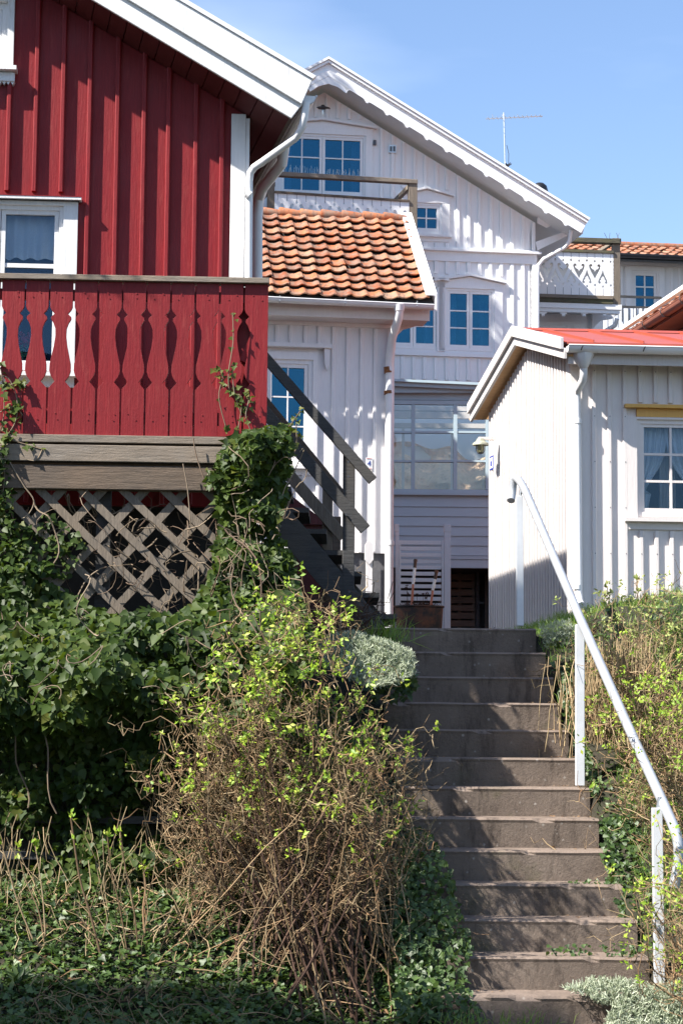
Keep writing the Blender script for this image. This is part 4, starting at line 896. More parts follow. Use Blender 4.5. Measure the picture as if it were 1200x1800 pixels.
m = MB(); m.extr([FZ.pt(FZ.px(1040, 600)[0], 0, 5), FZ.pt(FZ.px(1040, 600)[0], 0, FZ.px(1000, 552)[1]), FZ.pt(FZ.px(1040, 600)[0]-.1, 0, FZ.px(1000, 552)[1]), FZ.pt(FZ.px(1040, 600)[0]-.1, 0, 5)], DSIDE*3)
m.ppoly(FZ, [(1040, 549), (1090, 549), (1075, 560), (1055, 563), (1040, 580)], -.05, 0); m.build('side_wall', M['white'], nb_)
window(FZ, nb_, *hz, ns=1, cols=3, rows=2, cw=.06, ch=.06, sill=0, crown=None, mat='white')
# railing at the far house
# ------------------------------------------------------------------ FAR TILED HOUSE
FH = Frame(1130, 40, 7); fh = thing('far_tiled_house', 'distant white house with orange tile roof at the right edge behind the balcony', 'house', P(1130, 700, 40))
hp_ = lambda x, y, v=0: FH.px(x, y, v)
hw = (hp_(1108, 500)[0], hp_(1157, 500)[0], hp_(1130, 552)[1], hp_(1130, 476)[1])
e0, e1 = hp_(930, 450)[0], hp_(1260, 450)[0]
m = MB(); m.mesh(holed(FH, rect(e0, e1, 5, hp_(1130, 446)[1]), [rect(*hw)], -.1, 0))
battens(m, FH, [hp_(x, 500)[0] for x in (1092, 1100, 1166, 1180, 1194, 1208, 1222)], .05, .025, hp_(1130, 470)[1], 6.5)
m.box(FH, e0, e1, 0, .06, hp_(1150, 468)[1], hp_(1150, 458)[1]); m.box(FH, e0, e1, 0, .35, hp_(1150, 460)[1]+.0, hp_(1150, 457)[1]); m.build('wall', M['cream'], fh)
window(FH, fh, *hw, ns=1, cols=2, rf=[.34, .66], cw=.10, ch=.08, sill=.03, crown=None, mat='cream', fw=.05, sw=.05, mw=.03)
ze3 = hp_(1145, 449, .42)[1]; zr3 = hp_(1145, 434, -1.3)[1]; L3 = math.hypot(1.72, zr3-ze3)
m = MB(); tiles(m, lambda u, t, h: FH.pt(e0+u, .42-1.72*t/L3-h*0, ze3+(zr3-ze3)*t/L3+h), e1-e0, L3, 20, 4, .03, .035, 6); hr = m.build('roof', M['tile'], fh, True)
m = MB(); m.extr([FH.pt(e0, .42, ze3-.05), FH.pt(e1, .42, ze3-.05), FH.pt(e1, -1.3, zr3-.05), FH.pt(e0, -1.3, zr3-.05)], (0, 0, -.04)); m.build('roof_deck', M['wood_dk'], hr)
m = MB(); m.tube([FH.pt(e0, -1.3, zr3+.02), FH.pt(e1, -1.3, zr3+.02)], .07, 10); m.build('ridge_tiles', M['tile'], hr, True)
m = MB(); gutter(m, FH.pt(e0, .5, ze3-.02), FH.pt(e1, .5, ze3-.02), .07); m.box(FH, e0, e1, .3, .42, ze3-.12, ze3-.02); m.build('gutter', M['metal_dk'], fh)
rl = thing('iron_railing', 'low dark railing with pale upright slats below the far house window', 'railing', P(1130, 640, 38))
FI = Frame(1130, 38, 7); m = MB(); m.pbox(FI, 1085, 520, 1162, 524, -.03, .0); m.pbox(FI, 1085, 538, 1150, 541.5, -.03, 0); m.build('rails', M['wood_dk'], rl)
m = MB()
for x in range(1060, 1140, 9): m.pbox(FI, x, 542, x+7, 600, -.02, .0)
m.build('slats', M['white'], rl)
m = MB()
for x in (1092, 1104, 1117, 1128): m.pbox(FI, x, 541, x+1.5, 565, 0, .01)
m.build('balusters', M['metal_dk'], rl)
m = MB(); m.tube([P(1084, 560, 34.4), P(1080, 572, 34.45), P(1050, 590, 34.9), P(1042, 610, 35.1), P(1042, 700, 35.1)], .04, 10); m.build('downpipe', M['pipe'], nb_, True)
# ------------------------------------------------------------------ COPPER-GUTTER HOUSE at right
cg = thing('brown_boarded_house', 'brown board house with copper gutter and tile roof rising behind the red cottage roof', 'house', P(1180, 700, 27))
A0, A1 = P(1108, 594, 30), P(1207, 514, 27.4); dA = (A1-A0)/(A1-A0).y; dA.z = 0; A0 = A0+dA*1.5; 
zA = (A0.z+A1.z)/2; A0.z = zA; A1 = A0+dA*(-10)
m = MB(); gutter(m, A0, A1, .085); cgg = m.build('gutter', M['copper'], cg)
for k in range(1, 12): m = MB(); c = A0-dA*(k*.85-.2); m.tube([c+Vector((-.09, 0, .02)), c+Vector((-.092, 0, -.03)), c+Vector((-.05, 0, -.09)), c+Vector((.05, 0, -.09)), c+Vector((.12, 0, -.0))], .008, 5); m.build('bracket', M['metal_dk'], cgg)
X = Vector((1, .1, 0)); Zv = Vector((0, 0, 1))
m = MB(); m.extr([A0+X*.07-Zv*.08, A0+X*.6-Zv*.12, A0+X*.6-Zv*.09, A0+X*.07-Zv*.05], A1-A0); m.extr([A0+X*.08-Zv*.1, A0+X*.1-Zv*.1, A0+X*.1+Zv*.06, A0+X*.08+Zv*.06], A1-A0); m.build('soffit', M['copper'], cg)
m = MB(); m.extr([A0+X*.45-Zv*.12, A0+X*.5-Zv*.12, A0+X*.5-Zv*5, A0+X*.45-Zv*5], A1-A0)
for k in range(70): c = A0+X*.44-dA*(k*.145); m.extr([c-Zv*.12, c+X*.012-Zv*.12, c+X*.012-Zv*5, c-Zv*5], -dA*.03)
m.build('wall', M['copper'], cg)
m = MB(); m.extr([A0+X*.5-Zv*5, A0+X*.5-Zv*.1, A0+X*2.5+Zv*1.6, A0+X*4.5-Zv*.1, A0+X*4.5-Zv*5], dA*.1); m.extr([A1+X*.5-Zv*5, A1+X*.5-Zv*.1, A1+X*2.5+Zv*1.6, A1+X*4.5-Zv*.1, A1+X*4.5-Zv*5], dA*.1); m.build('gable_wall', M['copper'], cg)
sx = Vector((1.0, .1, .42)); sl_ = sx.length; nrm = Vector((-.42, 0, 1)).normalized()
m = MB(); tiles(m, lambda u, t, h: A0-dA*u+X*(-.03)+Zv*.03+sx*(t/sl_)+nrm*h, 10, 2.6, 42, 8, .025, .03, 6); cr_ = m.build('roof', M['tile'], cg, True)
m = MB(); m.extr([A0-dA*(-.12)+X*(-.05)+Zv*.07, A0+dA*.02+X*(-.05)+Zv*.07, A0+dA*.02+sx*2.5+Zv*.10, A0+dA*.12+sx*2.5+Zv*.10], Zv*-.12); m.build('verge_board', M['white'], cg)
m = MB(); q = A0+sx*.42; m.extr([A0+X*.06+Zv*.20, A0+X*.14+Zv*.20, A0+X*.14+Zv*.26, A0+X*.06+Zv*.26], A1-A0); m.build('snow_guard', M['white'], cg)
# ------------------------------------------------------------------ COTTAGE at right
ct = thing('white_cottage', 'low white batten cottage with red sheet metal roof beside the top of the stairs', 'house', P(1050, 1080, 18.6))
CN = P(1008, 1286, 18.5); CF = P(860, 1286, 21.6); dG = Vector((CF.x-CN.x, CF.y-CN.y, 0)); LG = dG.length; angG = math.degrees(math.atan2(-dG.y, -dG.x))
FG_ = Frame(0, CN.y, angG, X=CN.x)      # u=0 near corner, negative u = farther
FC = Frame(0, CN.y, 4, X=CN.x)
zc0 = P(1008, 1082, 18.5).z-.15
ze4 = P(990, 632, 18.25).z; zr4 = P(905, 606, 19.9).z; ur4 = -(19.95-18.5)/abs(FG_.s); uf4 = -LG
zs = lambda u: zr4-(abs(u-ur4))*((zr4-ze4)/(abs(ur4)+.28))
m = MB(); top = [(0, zs(0)-.02), (ur4, zr4-.02), (uf4, zs(uf4)-.02)]
m.upoly(FG_, [(0, zc0), *top, (uf4, zc0)], -.1, 0)
battens(m, FG_, [-.10-k*.098 for k in range(int((LG-.1)/.098))], .045, .034, lambda u: zs(u)-.03, zc0)
m.box(FG_, -.1, .0, 0, .03, zc0, zs(0)-.03); m.build('gable_wall', M['cottage'], ct)
cx = lambda x, y=850, v=0: FC.px(x, y, v)
hc = (cx(1118)[0], cx(1118)[0]+.66, cx(1150, 908)[1], cx(1150, 738)[1])
uE = 5.2; ztc = P(1100, 634, 18.6).z
m = MB(); m.mesh(holed(FC, rect(0, uE, zc0-.3, ztc), [rect(*hc)], -.1, 0))
bb = [cx(x)[0] for x in (1043, 1070, 1097, 1124, 1151, 1178, 1205)]; s_ = bb[1]-bb[0]; bb = bb+[bb[-1]+s_*k for k in range(1, 28)]
battens(m, FC, bb, .042, .03, ztc-.01, zc0-.3, [(hc[0]-.09, hc[1]+.09, hc[2]-.14, hc[3]+.16)])
m.box(FC, -.026, .085, 0, .03, zc0-.3, ztc-.01); m.build('wall', M['cream'], ct)  # lighter than the gable paint to offset the weaker light on this side
m = MB(); m.extr([FC.pt(uE, 0, zc0-.3), FC.pt(uE, 0, ztc), FC.pt(uE-.1, 0, ztc), FC.pt(uE-.1, 0, zc0-.3)], dG); m.build('far_wall', M['cottage'], ct)
CWN = window(FC, ct, *hc, ns=1, cols=2, rows=3, cw=.095, ch=.02, fw=.04, sw=.03, mw=.022, mat='cream', sill=.035, glass='glass_clear')
m = MB(); m.box(FC, hc[0]-.0, hc[1]+.0, .003, .03, hc[3]+.022, hc[3]+.10); m.box(FC, hc[0]-.12, hc[1]+.12, .0, .085, hc[3]+.103, hc[3]+.135); m.build('yellow_hood', M['yellow'], CWN)
m = MB(); n = 40
for s, (ua, ub_) in enumerate(((hc[0]+.04, hc[0]+.33), (hc[1]-.04, hc[1]-.36))):
    V = []; F_ = []
    for j in range(24):
        t = j/23; z = hc[3]-.05-(hc[3]-hc[2]-.1)*t
        wd = (1-.25*t-.55*math.exp(-((t-.78)/.28)**2)+.0) if t < .78 else (.45-.10*math.sin((t-.78)*7)) 
        for i in range(n):
            q = i/(n-1); u = ua+(ub_-ua)*q*wd; V.append(FC.pt(u, -.14+.014*math.sin(q*34+t*2)+.01*math.sin(q*13), z))
            if i and j: F_.append(((j-1)*n+i-1, (j-1)*n+i, j*n+i, j*n+i-1))
    m.add(V, F_)
m.build('curtain', M['curtain'], CWN)
m = MB(); n = 60; V = []; F_ = []
for i in range(n):
    u = hc[0]+.27+(hc[1]-hc[0]-.3)*i/(n-1); v = -.24+.02*math.sin(i*1.1)
    if .0 < i < n: pass
    V += [FC.pt(u, v, hc[3]-.04), FC.pt(u, v, hc[2]+.04)]
    if i and i < 26: F_.append((2*i-2, 2*i, 2*i+1, 2*i-1))
m.add(V, F_); m.build('drape', M['drape'], CWN)
# roof
OV = .17; fe = P(980, 612, 18.2)
def gp(u, v, z): return FG_.pt(u, v, z)
ueN, ueF = .30, uf4-.22
m = MB()
for a, b in ((ueN, ur4), (ur4, ueF)):
    m.extr([gp(a, OV-.03, zs(a)+.0), gp(b, OV-.03, zs(b)+.0), gp(b, OV-.03, zs(b)+.10), gp(a, OV-.03, zs(a)+.10)], gp(0, OV, 0)-gp(0, OV-.03, 0))
m.build('barge_board', M['cottage'], ct, bevel=.003)
m = MB()
for a, b in ((ueN, ur4), (ur4, ueF)):
    m.extr([gp(a, OV+.003, zs(a)+.09), gp(b, OV+.003, zs(b)+.09), gp(b, OV+.003, zs(b)+.20), gp(a, OV+.003, zs(a)+.20)], gp(0, OV+.03, 0)-gp(0, OV, 0))
m.build('barge_board', M['cottage'], ct, bevel=.003)
xd = FC.pt(1, 0, 0)-FC.pt(0, 0, 0); Lx = uE+OV+.4
m = MB()
for a, b in ((ueN, ur4), (ur4, ueF)):
    p = gp(a, OV-.035, zs(a)+.14); q = gp(b, OV-.035, zs(b)+.14); m.extr([p, q, q+Zv*.02, p+Zv*.02], xd*Lx)
    for k in range(1, 10):
        o = xd*(.02+k*.47-.25); m.extr([p+o+Zv*.02, q+o+Zv*.02, q+o+Zv*.045, p+o+Zv*.045], xd*.012)
m.extr([gp(ur4-.06, OV, zr4+.15), gp(ur4+.06, OV, zr4+.15), gp(ur4, OV, zr4+.185)], xd*Lx)
m.build('roof', M['redmetal'], ct)
m = MB()
for a, b in ((ueN-.02, ur4), (ur4, ueF+.02)):
    k = 7
    for i in range(k):
        a_, b_ = a+(b-a)*i/k, a+(b-a)*(i+1)/k-(.006 if b > a else -.006); m.extr([gp(a_, OV-.036, zs(a_)+.02), gp(b_, OV-.036, zs(b_)+.02), gp(b_, OV-.036, zs(b_)+.04), gp(a_, OV-.036, zs(a_)+.04)], xd*(OV-.03))
m.ppoly(Frame(840, 21.85, 8), [(829, 724), (858, 716), (862, 737), (824, 738)], -.02, 0)
m.build('soffit', M['pine'], ct)
m = MB(); g0_ = gp(ueN+.05, OV, zs(ueN)+.11)+xd*.02; gutter(m, g0_, g0_+xd*Lx, .062); cgt = m.build('gutter', M['pipe'], ct)
for k in range(9): m = MB(); c = g0_+xd*(.14+k*.58); m.tube([c+Vector((.0, -.064, .0)), c+Vector((-.012, -.066, -.02)), c+Vector((-.02, -.05, -.045))], .006, 5); m.build('bracket', M['metal_dk'], cgt)
m = MB(); m.extr([gp(ueN-.05, OV-.05, zs(ueN)-.04), gp(ueN-.03, OV-.05, zs(ueN)-.04), gp(ueN-.03, OV-.05, zs(ueN)+.13), gp(ueN-.05, OV-.05, zs(ueN)+.13)], xd*Lx)
m.box(FC, .0, uE, .005, .27, ztc-.0, ztc+.02); m.build('fascia', M['cottage'], ct)
cp = g0_+xd*(.45)
def sqp(m, pts, w=.066):
    for i in range(len(pts)-1): m.bar(pts[i], pts[i+1]+(pts[i+1]-pts[i]).normalized()*.01, w, w*.8, up=Vector((0.2, 1, 0)))
m = MB(); pu = lambda x, y, v: FC.pt(FC.px(x, y, v)[0], v, FC.px(x, y, v)[1])
m.tube([pu(1025, 622, .30), pu(1025, 634, .30), pu(1025, 645, .28)], [.10, .075, .042], 8)
m.tube([pu(1025, 640, .28), pu(1025, 655, .27), pu(1024, 668, .24), pu(1015, 685, .12), pu(1013, 692, .08), pu(1013.5, 712, .075), pu(1015, 880, .075), pu(1016, 1040, .075), pu(1018, 1058, .10), pu(1021, 1064, .17)], .036, 10)
for y in (737, 1028): m.tube([pu(1014, y, .075), pu(1014, y+8, .075)], .043, 10)
m.build('downpipe', M['pipe'], ct, True)
m = MB(); c = gp(uf4-.06, -.1, 0); m.tube([Vector((c.x, c.y, zs(uf4)-.1)), Vector((c.x-.0, c.y, 2.78)), Vector((c.x-.04, c.y-.05, 2.68)), Vector((c.x-.12, c.y-.13, 2.60))], .045, 10); m.build('downpipe', M['pipe'], ct, True)
m = MB()
for u in bb[:8]:
    for z in np.linspace(ztc-.12, zc0+.3, 6):
        if hc[0]-.09 < u < hc[1]+.09 and hc[2]-.14 < z < hc[3]+.16: continue
        c = FC.pt(u+.004, .0305, z); m.extr([c+Vector((-.004, 0, -.004)), c+Vector((.004, 0, -.004)), c+Vector((.004, 0, .004)), c+Vector((-.004, 0, .004))], Vector((0, -.002, 0)))
m.build('nail_heads', M['metal_dk'], ct)
# cottage lamp and plaque
cl = thing('cottage_lamp', 'verdigris caged bulkhead lamp on a bracket at the far corner of the cottage gable', 'lamp', P(852, 800, 21.2))
c = P(844, 778, 21.0); m = MB(); m.lathe(c, [(0, .045), (.04, .04), (.05, .015), (.085, -.01), (.088, -.03), (.05, -.02)], 18); m.build('shade', simple('verdigris_metal', (.42, .42, .34), .6, .3, (.25, .27, .2), 20), cl, True)
m = MB(); m.lathe(c-Vector((0, 0, .085)), [(0, -.03), (.03, -.02), (.042, .02), (.042, .065)], 14); m.build('glass_globe', simple('yellowed_glass', (.30, .30, .16), .15), cl, True)
m = MB()
for k in range(4):
    a = math.pi*k/4; dx = Vector((math.cos(a), math.sin(a), 0))*.047; m.tube([c+dx+Zv*-.02, c+dx-Zv*.08, c+dx*.6-Zv*.115, c-Zv*.122, c-dx*.6-Zv*.115, c-dx-Zv*.08, c-dx-Zv*.02], .004, 5)
m.build('cage', M['metal_dk'], cl, True)
m = MB(); m.bar(c+Zv*.045+Vector((-.02, 0, 0)), c+Zv*.045+Vector((.15, .02, 0)), .05, .03); m.build('arm', M['cream'], cl)
pq = thing('cottage_plaque', 'tiny blue and white enamel plaque on the sunlit cottage gable below the lamp', 'sign', P(870, 825, 21))
u_ = -LG+.22; zq = P(870, 810, 21.2).z; m = MB(); m.box(FG_, u_-.08, u_+.08, .028, .038, zq-.075, zq+.075); m.build('plate', M['bluepaint'], pq)
m = MB(); m.box(FG_, u_-.062, u_+.062, .038, .040, zq-.058, zq+.058); m.build('enamel_face', M['enamel'], pq)
m = MB(); m.box(FG_, u_-.03, u_+.03, .040, .042, zq-.035, zq+.02); m.build('blue_mark', M['bluepaint'], pq)
# timber edging on the right bank
FT = Frame(1160, 16.6, 0); te = thing('timber_edging', 'weathered timber edging boards against the cottage foot at the right edge', 'edging', P(1160, 1100, 16.6))
for a in (0, 1):
    m = MB(); o = a*24; m.ppoly(FT, [(1115, 1083+o), (1230, 1046+o), (1230, 1068+o), (1115, 1105+o)], -.05-.01*a, 0); m.build('board', M['moss_wood'], te, bevel=.003)
m = MB(); m.ppoly(FT, [(1112, 1080), (1230, 1041), (1230, 1045), (1112, 1084)], -.06, .03); m.build('cap', M['wood'], te)
# ------------------------------------------------------------------ HANDRAIL
hd = thing('stair_handrail', 'long galvanised tube handrail on three square posts beside the concrete stairs', 'handrail', P(1018, 1380, 12.6))
yP = [14.28, 12.68, 11.2]
T = [P(897.5, 880, 14.36), P(899.5, 866, 14.40), P(901.5, 850, 14.40), P(905, 841, 14.38), P(912, 845, 14.32), P(922, 861, 14.24)]
for x, y, d in ((1018, 1085, 12.70), (1100, 1270, 11.85), (1165, 1412, 11.2)): T.append(P(x, y, d))
T += [P(1181, 1448, 11.05), P(1189, 1472, 11.0), P(1192, 1495, 10.98), P(1191, 1520, 10.98), P(1184, 1560, 10.98)]
def smoothpath(T, n=6):
    out = []
    for i in range(len(T)-1):
        p0, p1, p2, p3 = T[max(i-1, 0)], T[i], T[i+1], T[min(i+2, len(T)-1)]
        for k in range(n):
            t = k/n; out.append(.5*((2*p1)+(p2-p0)*t+(2*p0-5*p1+4*p2-p3)*t*t+(3*p1-p0-3*p2+p3)*t**3))
    return out+[T[-1]]
m = MB(); m.tube(smoothpath(T[:6], 4)+T[6:8]+smoothpath(T[8:], 4), .029, 16); m.build('rail_tube', M['railpaint'], hd, True)
for x, y0, y1, d, xt in ((913.5, 872, 1100, yP[0], 912), (1018.5, 1098, 1381, yP[1], 1018), (1158, 1420, 1736, yP[2], 1153.5)):
    a, b = P(xt, y0, d), P(x, y1, d); m = MB(); b.z = float(max(b.z, 0)); m.bar(b, a, .056 if d < 14 else .05, .05, up=Vector((0, 1, 0))); 
    po = m.build('post', M['postpaint'], hd, bevel=.003)
    m = MB(); m.tube([a-Zv*.03, a+Vector((.018, -.0, .06))], .012, 8); m.build('stud', M['galv'], po, True)
# ------------------------------------------------------------------ building added out of frame to cast the street shade
nh = thing('added_shade_house', 'grey house block added out of frame to shade the foot of the stairs', 'house', (-11, 0, 0))
m = MB(); m.aabb(-17, -7.7, -8, 6.2, 0, 10.1); m.build('wall', M['grey_white'], nh)
m = MB(); m.extr([(-17.2, -8.2, 10.1), (-7.6, -8.2, 10.1), (-7.6, -8.2, 10.2), (-17.2, -8.2, 10.2)], (0, 14.45, 0)); m.build('roof', M['metal_dk'], nh)
for y in (-6, -3, 0, 3):
    for z in (1.2, 4.2, 7.2): m = MB(); m.aabb(-7.7, -7.67, y, y+1.1, z, z+1.3); m.build('window', M['room'], nh)

n2 = thing('added_rear_shade_house', 'tall pale house block added unseen behind the red house to shade the glazed annex', 'house', (-5.5, 26.5, 2.3))  # hidden building added to keep the sun off the annex
m = MB(); m.aabb(-9, -3.05, 24, 29, 2.2, 11.6); m.build('wall', M['grey_white'], n2); m = MB(); m.extr([(-9.2, 23.8, 11.6), (-2.95, 23.8, 11.6), (-6, 23.8, 13.2)], (0, 5.4, 0)); m.build('roof', M['tile'], n2)
for y in (24.6, 27): m = MB(); m.aabb(-3.05, -3.02, y, y+1, 6, 7.4); m.build('window', M['room'], n2)

m = MB()
for h in (H3, H4, H1):
    for a, b in ((h[0]+.05, h[0]+.22), (h[1]-.22, h[1]-.05)):
        m.add(*sheet(FW, np.linspace(a, b, 14), h[3]-.05, lambda u: h[2]+.05, -.2, .02, 1.1))
m.build('curtain', M['curtain'], bw)
m = MB()
for x, y in ((612, 812), (612, 838), (608, 905), (614, 1040)): c = P(x, y, Y1-.06); m.tube([c, c-Vector((0, .012, 0))], .008, 6)
m.build('bolts', M['metal_dk'], ws)
# ------------------------------------------------------------------ VEGETATION
def basis(n, d):
    n = n/np.linalg.norm(n, axis=1, keepdims=True); d = d-(d*n).sum(1, keepdims=True)*n; d /= np.linalg.norm(d, axis=1, keepdims=True)+1e-9
    return np.cross(d, n), d, n
IVY = (np.array([[0, 0, 0], [-.30, -.12, .04], [-.58, .16, .10], [-.30, .40, .05], [0, 1.0, -.06], [.30, .40, .05], [.58, .16, .10], [.30, -.12, .04], [0, .28, -.03]]), np.array([[8, 0, 1], [8, 1, 2], [8, 2, 3], [8, 3, 4], [8, 4, 5], [8, 5, 6], [8, 6, 7], [8, 7, 0]]))
OVATE = (np.array([[0, 0, 0], [-.36, .12, .06], [-.38, .45, .08], [0, 1.05, -.05], [.38, .45, .08], [.36, .12, .06], [0, .4, -.02]]), np.array([[6, 0, 1], [6, 1, 2], [6, 2, 3], [6, 3, 4], [6, 4, 5], [6, 5, 0]]))
LANCE = (np.array([[0, 0, 0], [-.26, .45, .05], [0, 1, -.04], [.26, .45, .05], [0, .5, -.02]]), np.array([[4, 0, 1], [4, 1, 2], [4, 2, 3], [4, 3, 0]]))
NEEDLE = (np.array([[-.09, 0, 0], [.09, 0, 0], [.05, 1, 0], [-.05, 1, 0]]), np.array([[0, 1, 2], [0, 2, 3]]))
def leafcloud(tpl, C, n, d, size, a=None):
    T, F_ = tpl; x, y, z = basis(n, d); s = size[:, None, None]
    V = C[:, None, :]+s*(T[None, :, 0:1]*x[:, None, :]+T[None, :, 1:2]*y[:, None, :]+T[None, :, 2:3]*z[:, None, :])
    k = len(T); N_ = len(C); FF = (F_[None]+np.arange(N_)[:, None, None]*k).reshape(-1, 3)
    if a is None: a = rng.random(N_)
    return V.reshape(-1, 3), FF, np.repeat(a, len(F_))
def merge(L_):
    V = []; F_ = []; A = []; b = 0
    for v, f, a in L_: V.append(v); F_.append(f+b); A.append(a); b += len(v)
    return np.concatenate(V), np.concatenate(F_), np.concatenate(A)
def inpoly(poly, x, y):
    r = np.zeros(len(x), bool); n = len(poly)
    for i in range(n):
        (x0, y0), (x1, y1) = poly[i], poly[(i+1) % n]
        c = ((y0 > y) != (y1 > y)) & (x < (x1-x0)*(y-y0)/((y1-y0) or 1e-9)+x0); r ^= c
    return r
def sample(poly, n):
    xs = [p[0] for p in poly]; ys = [p[1] for p in poly]; X = []; Y = []
    while sum(len(a) for a in X) < n:
        x = rng.uniform(min(xs), max(xs), n*2); y = rng.uniform(min(ys), max(ys), n*2); k = inpoly(poly, x, y); X.append(x[k]); Y.append(y[k])
    return np.concatenate(X)[:n], np.concatenate(Y)[:n]
RMn = np.array(RM)
def PP(px, py, Y):
    d = np.stack([(px-600)/FOC, (900-py)/FOC, -np.ones_like(px)], 1) @ RMn.T
    return np.array([0, 0, EYE])+d*(Y/d[:, 1])[:, None]
def n3(V, s, o=0.): return np.array([noise.noise(Vector((v[0]*s+o, v[1]*s+o*.7, v[2]*s))) for v in V])
M['litter'] = leaf_mat('dead_leaf', [(.10, .055, .03), (.22, .13, .07), (.30, .20, .11), (.16, .08, .04)], .9, 0, .2)
def rv(n, s=1.): return rng.normal(0, s, (n, 3))
# --- ivy hedge over the retaining bank ---------------------------------------------------
ivh = thing('ivy_hedge', 'dense dark glossy ivy hanging over the bank below the balcony lattice', 'ivy', (-1.3, 11.6, .5))
def ivy_mass(poly, n, yfun, size, out=(0, -1, .55), jit=.55, depth=.25, droop=-.75, mature=.3):
    x, y = sample(poly, n); Y = yfun(x, y)+rng.random(n)**1.6*depth
    C = PP(x, y, Y); nn = np.array(out)[None]+rv(n, jit); d = np.array([0, -.25, droop])[None]+rv(n, .55)
    s = rng.uniform(*size, n)*rng.choice([.7, 1, 1.15], n); a = np.clip(rng.beta(2, 3, n)+.25*n3(C, 3.), 0, 1); k = rng.random(n) < mature
    return merge([leafcloud(IVY, C[~k], nn[~k], d[~k], s[~k], a[~k]), leafcloud(OVATE, C[k], nn[k], d[k], s[k]*1.1, a[k])])
def hedgeY(x, y):
    b = np.interp(y, [980, 1050, 1110, 1180, 1260, 1320, 1420, 1540, 1640], [12.45, 12.2, 11.75, 11.45, 11.5, 11.75, 11.85, 11.7, 11.3])
    w_ = np.array([noise.noise(Vector((a*.012, c*.012, 1.5))) for a, c in zip(x, y)]); return b+w_*.38
hp1 = [(-70, 1010), (40, 985), (70, 1000), (120, 1040), (170, 1070), (215, 1080), (250, 1060), (300, 1085), (345, 1050), (400, 1020), (500, 1010), (540, 1080), (560, 1150), (500, 1220), (430, 1240), (360, 1290), (280, 1330), (-70, 1330)]
hp2 = [(-70, 1280), (300, 1290), (420, 1240), (560, 1200), (620, 1300), (640, 1460), (560, 1560), (-70, 1580)]
parts = [ivy_mass(hp1, 6500, hedgeY, (.040, .074), depth=.35, mature=.65), ivy_mass(hp2, 7000, hedgeY, (.03, .06), depth=.3)]
V, F_, A = merge(parts); npmesh('leaves', V, F_, A, M['ivy'], ivh)
def wander(p, q, n=8, amp=.05, sag=0.):
    p = Vector(p); q = Vector(q); o = random.uniform(0, 99); out = []
    for i in range(n+1):
        t = i/n; w_ = math.sin(math.pi*t)**.7 if 0 < t < 1 else 0
        out.append(p+(q-p)*t+Vector((noise.noise(Vector((t*1.7, o, 0))), noise.noise(Vector((t*1.7, o, 7))), noise.noise(Vector((t*1.7, o, 13)))))*amp*2.2*w_-Vector((0, 0, sag*w_)))
    return out
m = MB()
for _ in range(26):
    x, y = random.uniform(-40, 520), random.uniform(1040, 1300); a = P(x, y, float(hedgeY(np.array([x]), np.array([y]))[0])-.03)
    m.tube(wander(a, a+Vector((random.uniform(-.35, .35), random.uniform(-.05, .1), random.uniform(-.5, .25))), 13, .10), [.003]*14, 4, cap=False)
for (a, b) in (((75, 1120), (100, 1430)), ((20, 1180), (50, 1420)), ((410, 1000), (480, 1200)), ((395, 930), (470, 1130)), ((430, 1080), (520, 1190)), ((60, 880), (95, 990)), ((150, 1010), (175, 1110))):
    m.tube(wander(P(*a, 11.75), P(*b, 11.6), 14, .09), .0045, 4, cap=False)
m.build('stems', M['vine'], ivh)
# retaining boards glimpsed behind the ivy
m = MB()
rt = thing('retaining_boards', 'dark horizontal retaining boards glimpsed through the ivy low on the left', 'retaining wall', P(150, 1570, 11.95))
for y in (1434, 1498, 1560): m.pbox(Frame(300, 11.93, 0), -80, y, 330, y+13, -.05, 0); m.build('board', M['wood_dk'], rt); m = MB()
# --- ivy climbing the balcony end --------------------------------------------------------
ivc = thing('climbing_ivy', 'bright green ivy climbing the right end of the red balcony', 'ivy', P(440, 1080, 12.4))
cp_ = [(372, 830), (392, 790), (400, 770), (440, 755), (500, 745), (512, 800), (500, 870), (490, 930), (515, 980), (525, 1040), (545, 1110), (360, 1110), (345, 1050), (375, 1000), (385, 930), (380, 870), (362, 840)]
def cY(x, y):
    w_ = np.array([noise.noise(Vector((a*.017, c*.017, 4.5))) for a, c in zip(x, y)]); return 12.42+w_*.22-.22*np.clip((y-950)/150, 0, 1)-.1*np.exp(-((x-445)/40)**2)
parts = [ivy_mass(cp_, 3600, cY, (.032, .064), depth=.22), ivy_mass([(385, 800), (430, 760), (505, 745), (512, 790), (490, 850), (400, 850)], 600, lambda x, y: cY(x, y)-.1, (.03, .055), depth=.1)]
strands = [[(418, 760), (425, 700), (405, 690), (402, 655), (410, 600), (409, 550)], [(440, 755), (432, 730), (438, 700), (432, 690)], [(400, 760), (385, 700), (392, 660), (384, 645)], [(395, 820), (375, 828), (366, 826)], [(490, 770), (512, 745), (528, 722)], [(500, 800), (520, 790), (520, 735)], [(425, 730), (412, 690), (408, 640)]]
m = MB()
def strand(pts, Y, nleaf, size=(.022, .042), mat=None):
    Q = smoothpath([P(x, y, Y+random.uniform(-.01, .01)) for x, y in pts], 5); m.tube(Q, .0035, 4, cap=False)
    idx = rng.integers(0, len(Q), nleaf); C = np.array([Q[i] for i in idx])+rv(nleaf, .014); n = len(C)
    return leafcloud(IVY, C, np.array([0, -1, .5])[None]+rv(n, .45), np.array([0, -.1, -.8])[None]+rv(n, .6), rng.uniform(*size, n), rng.uniform(.35, 1, n))
for i, s in enumerate(strands): parts.append(strand(s, 12.54 if i not in (4, 5) else 12.35, 26 if i in (0,) else 15))
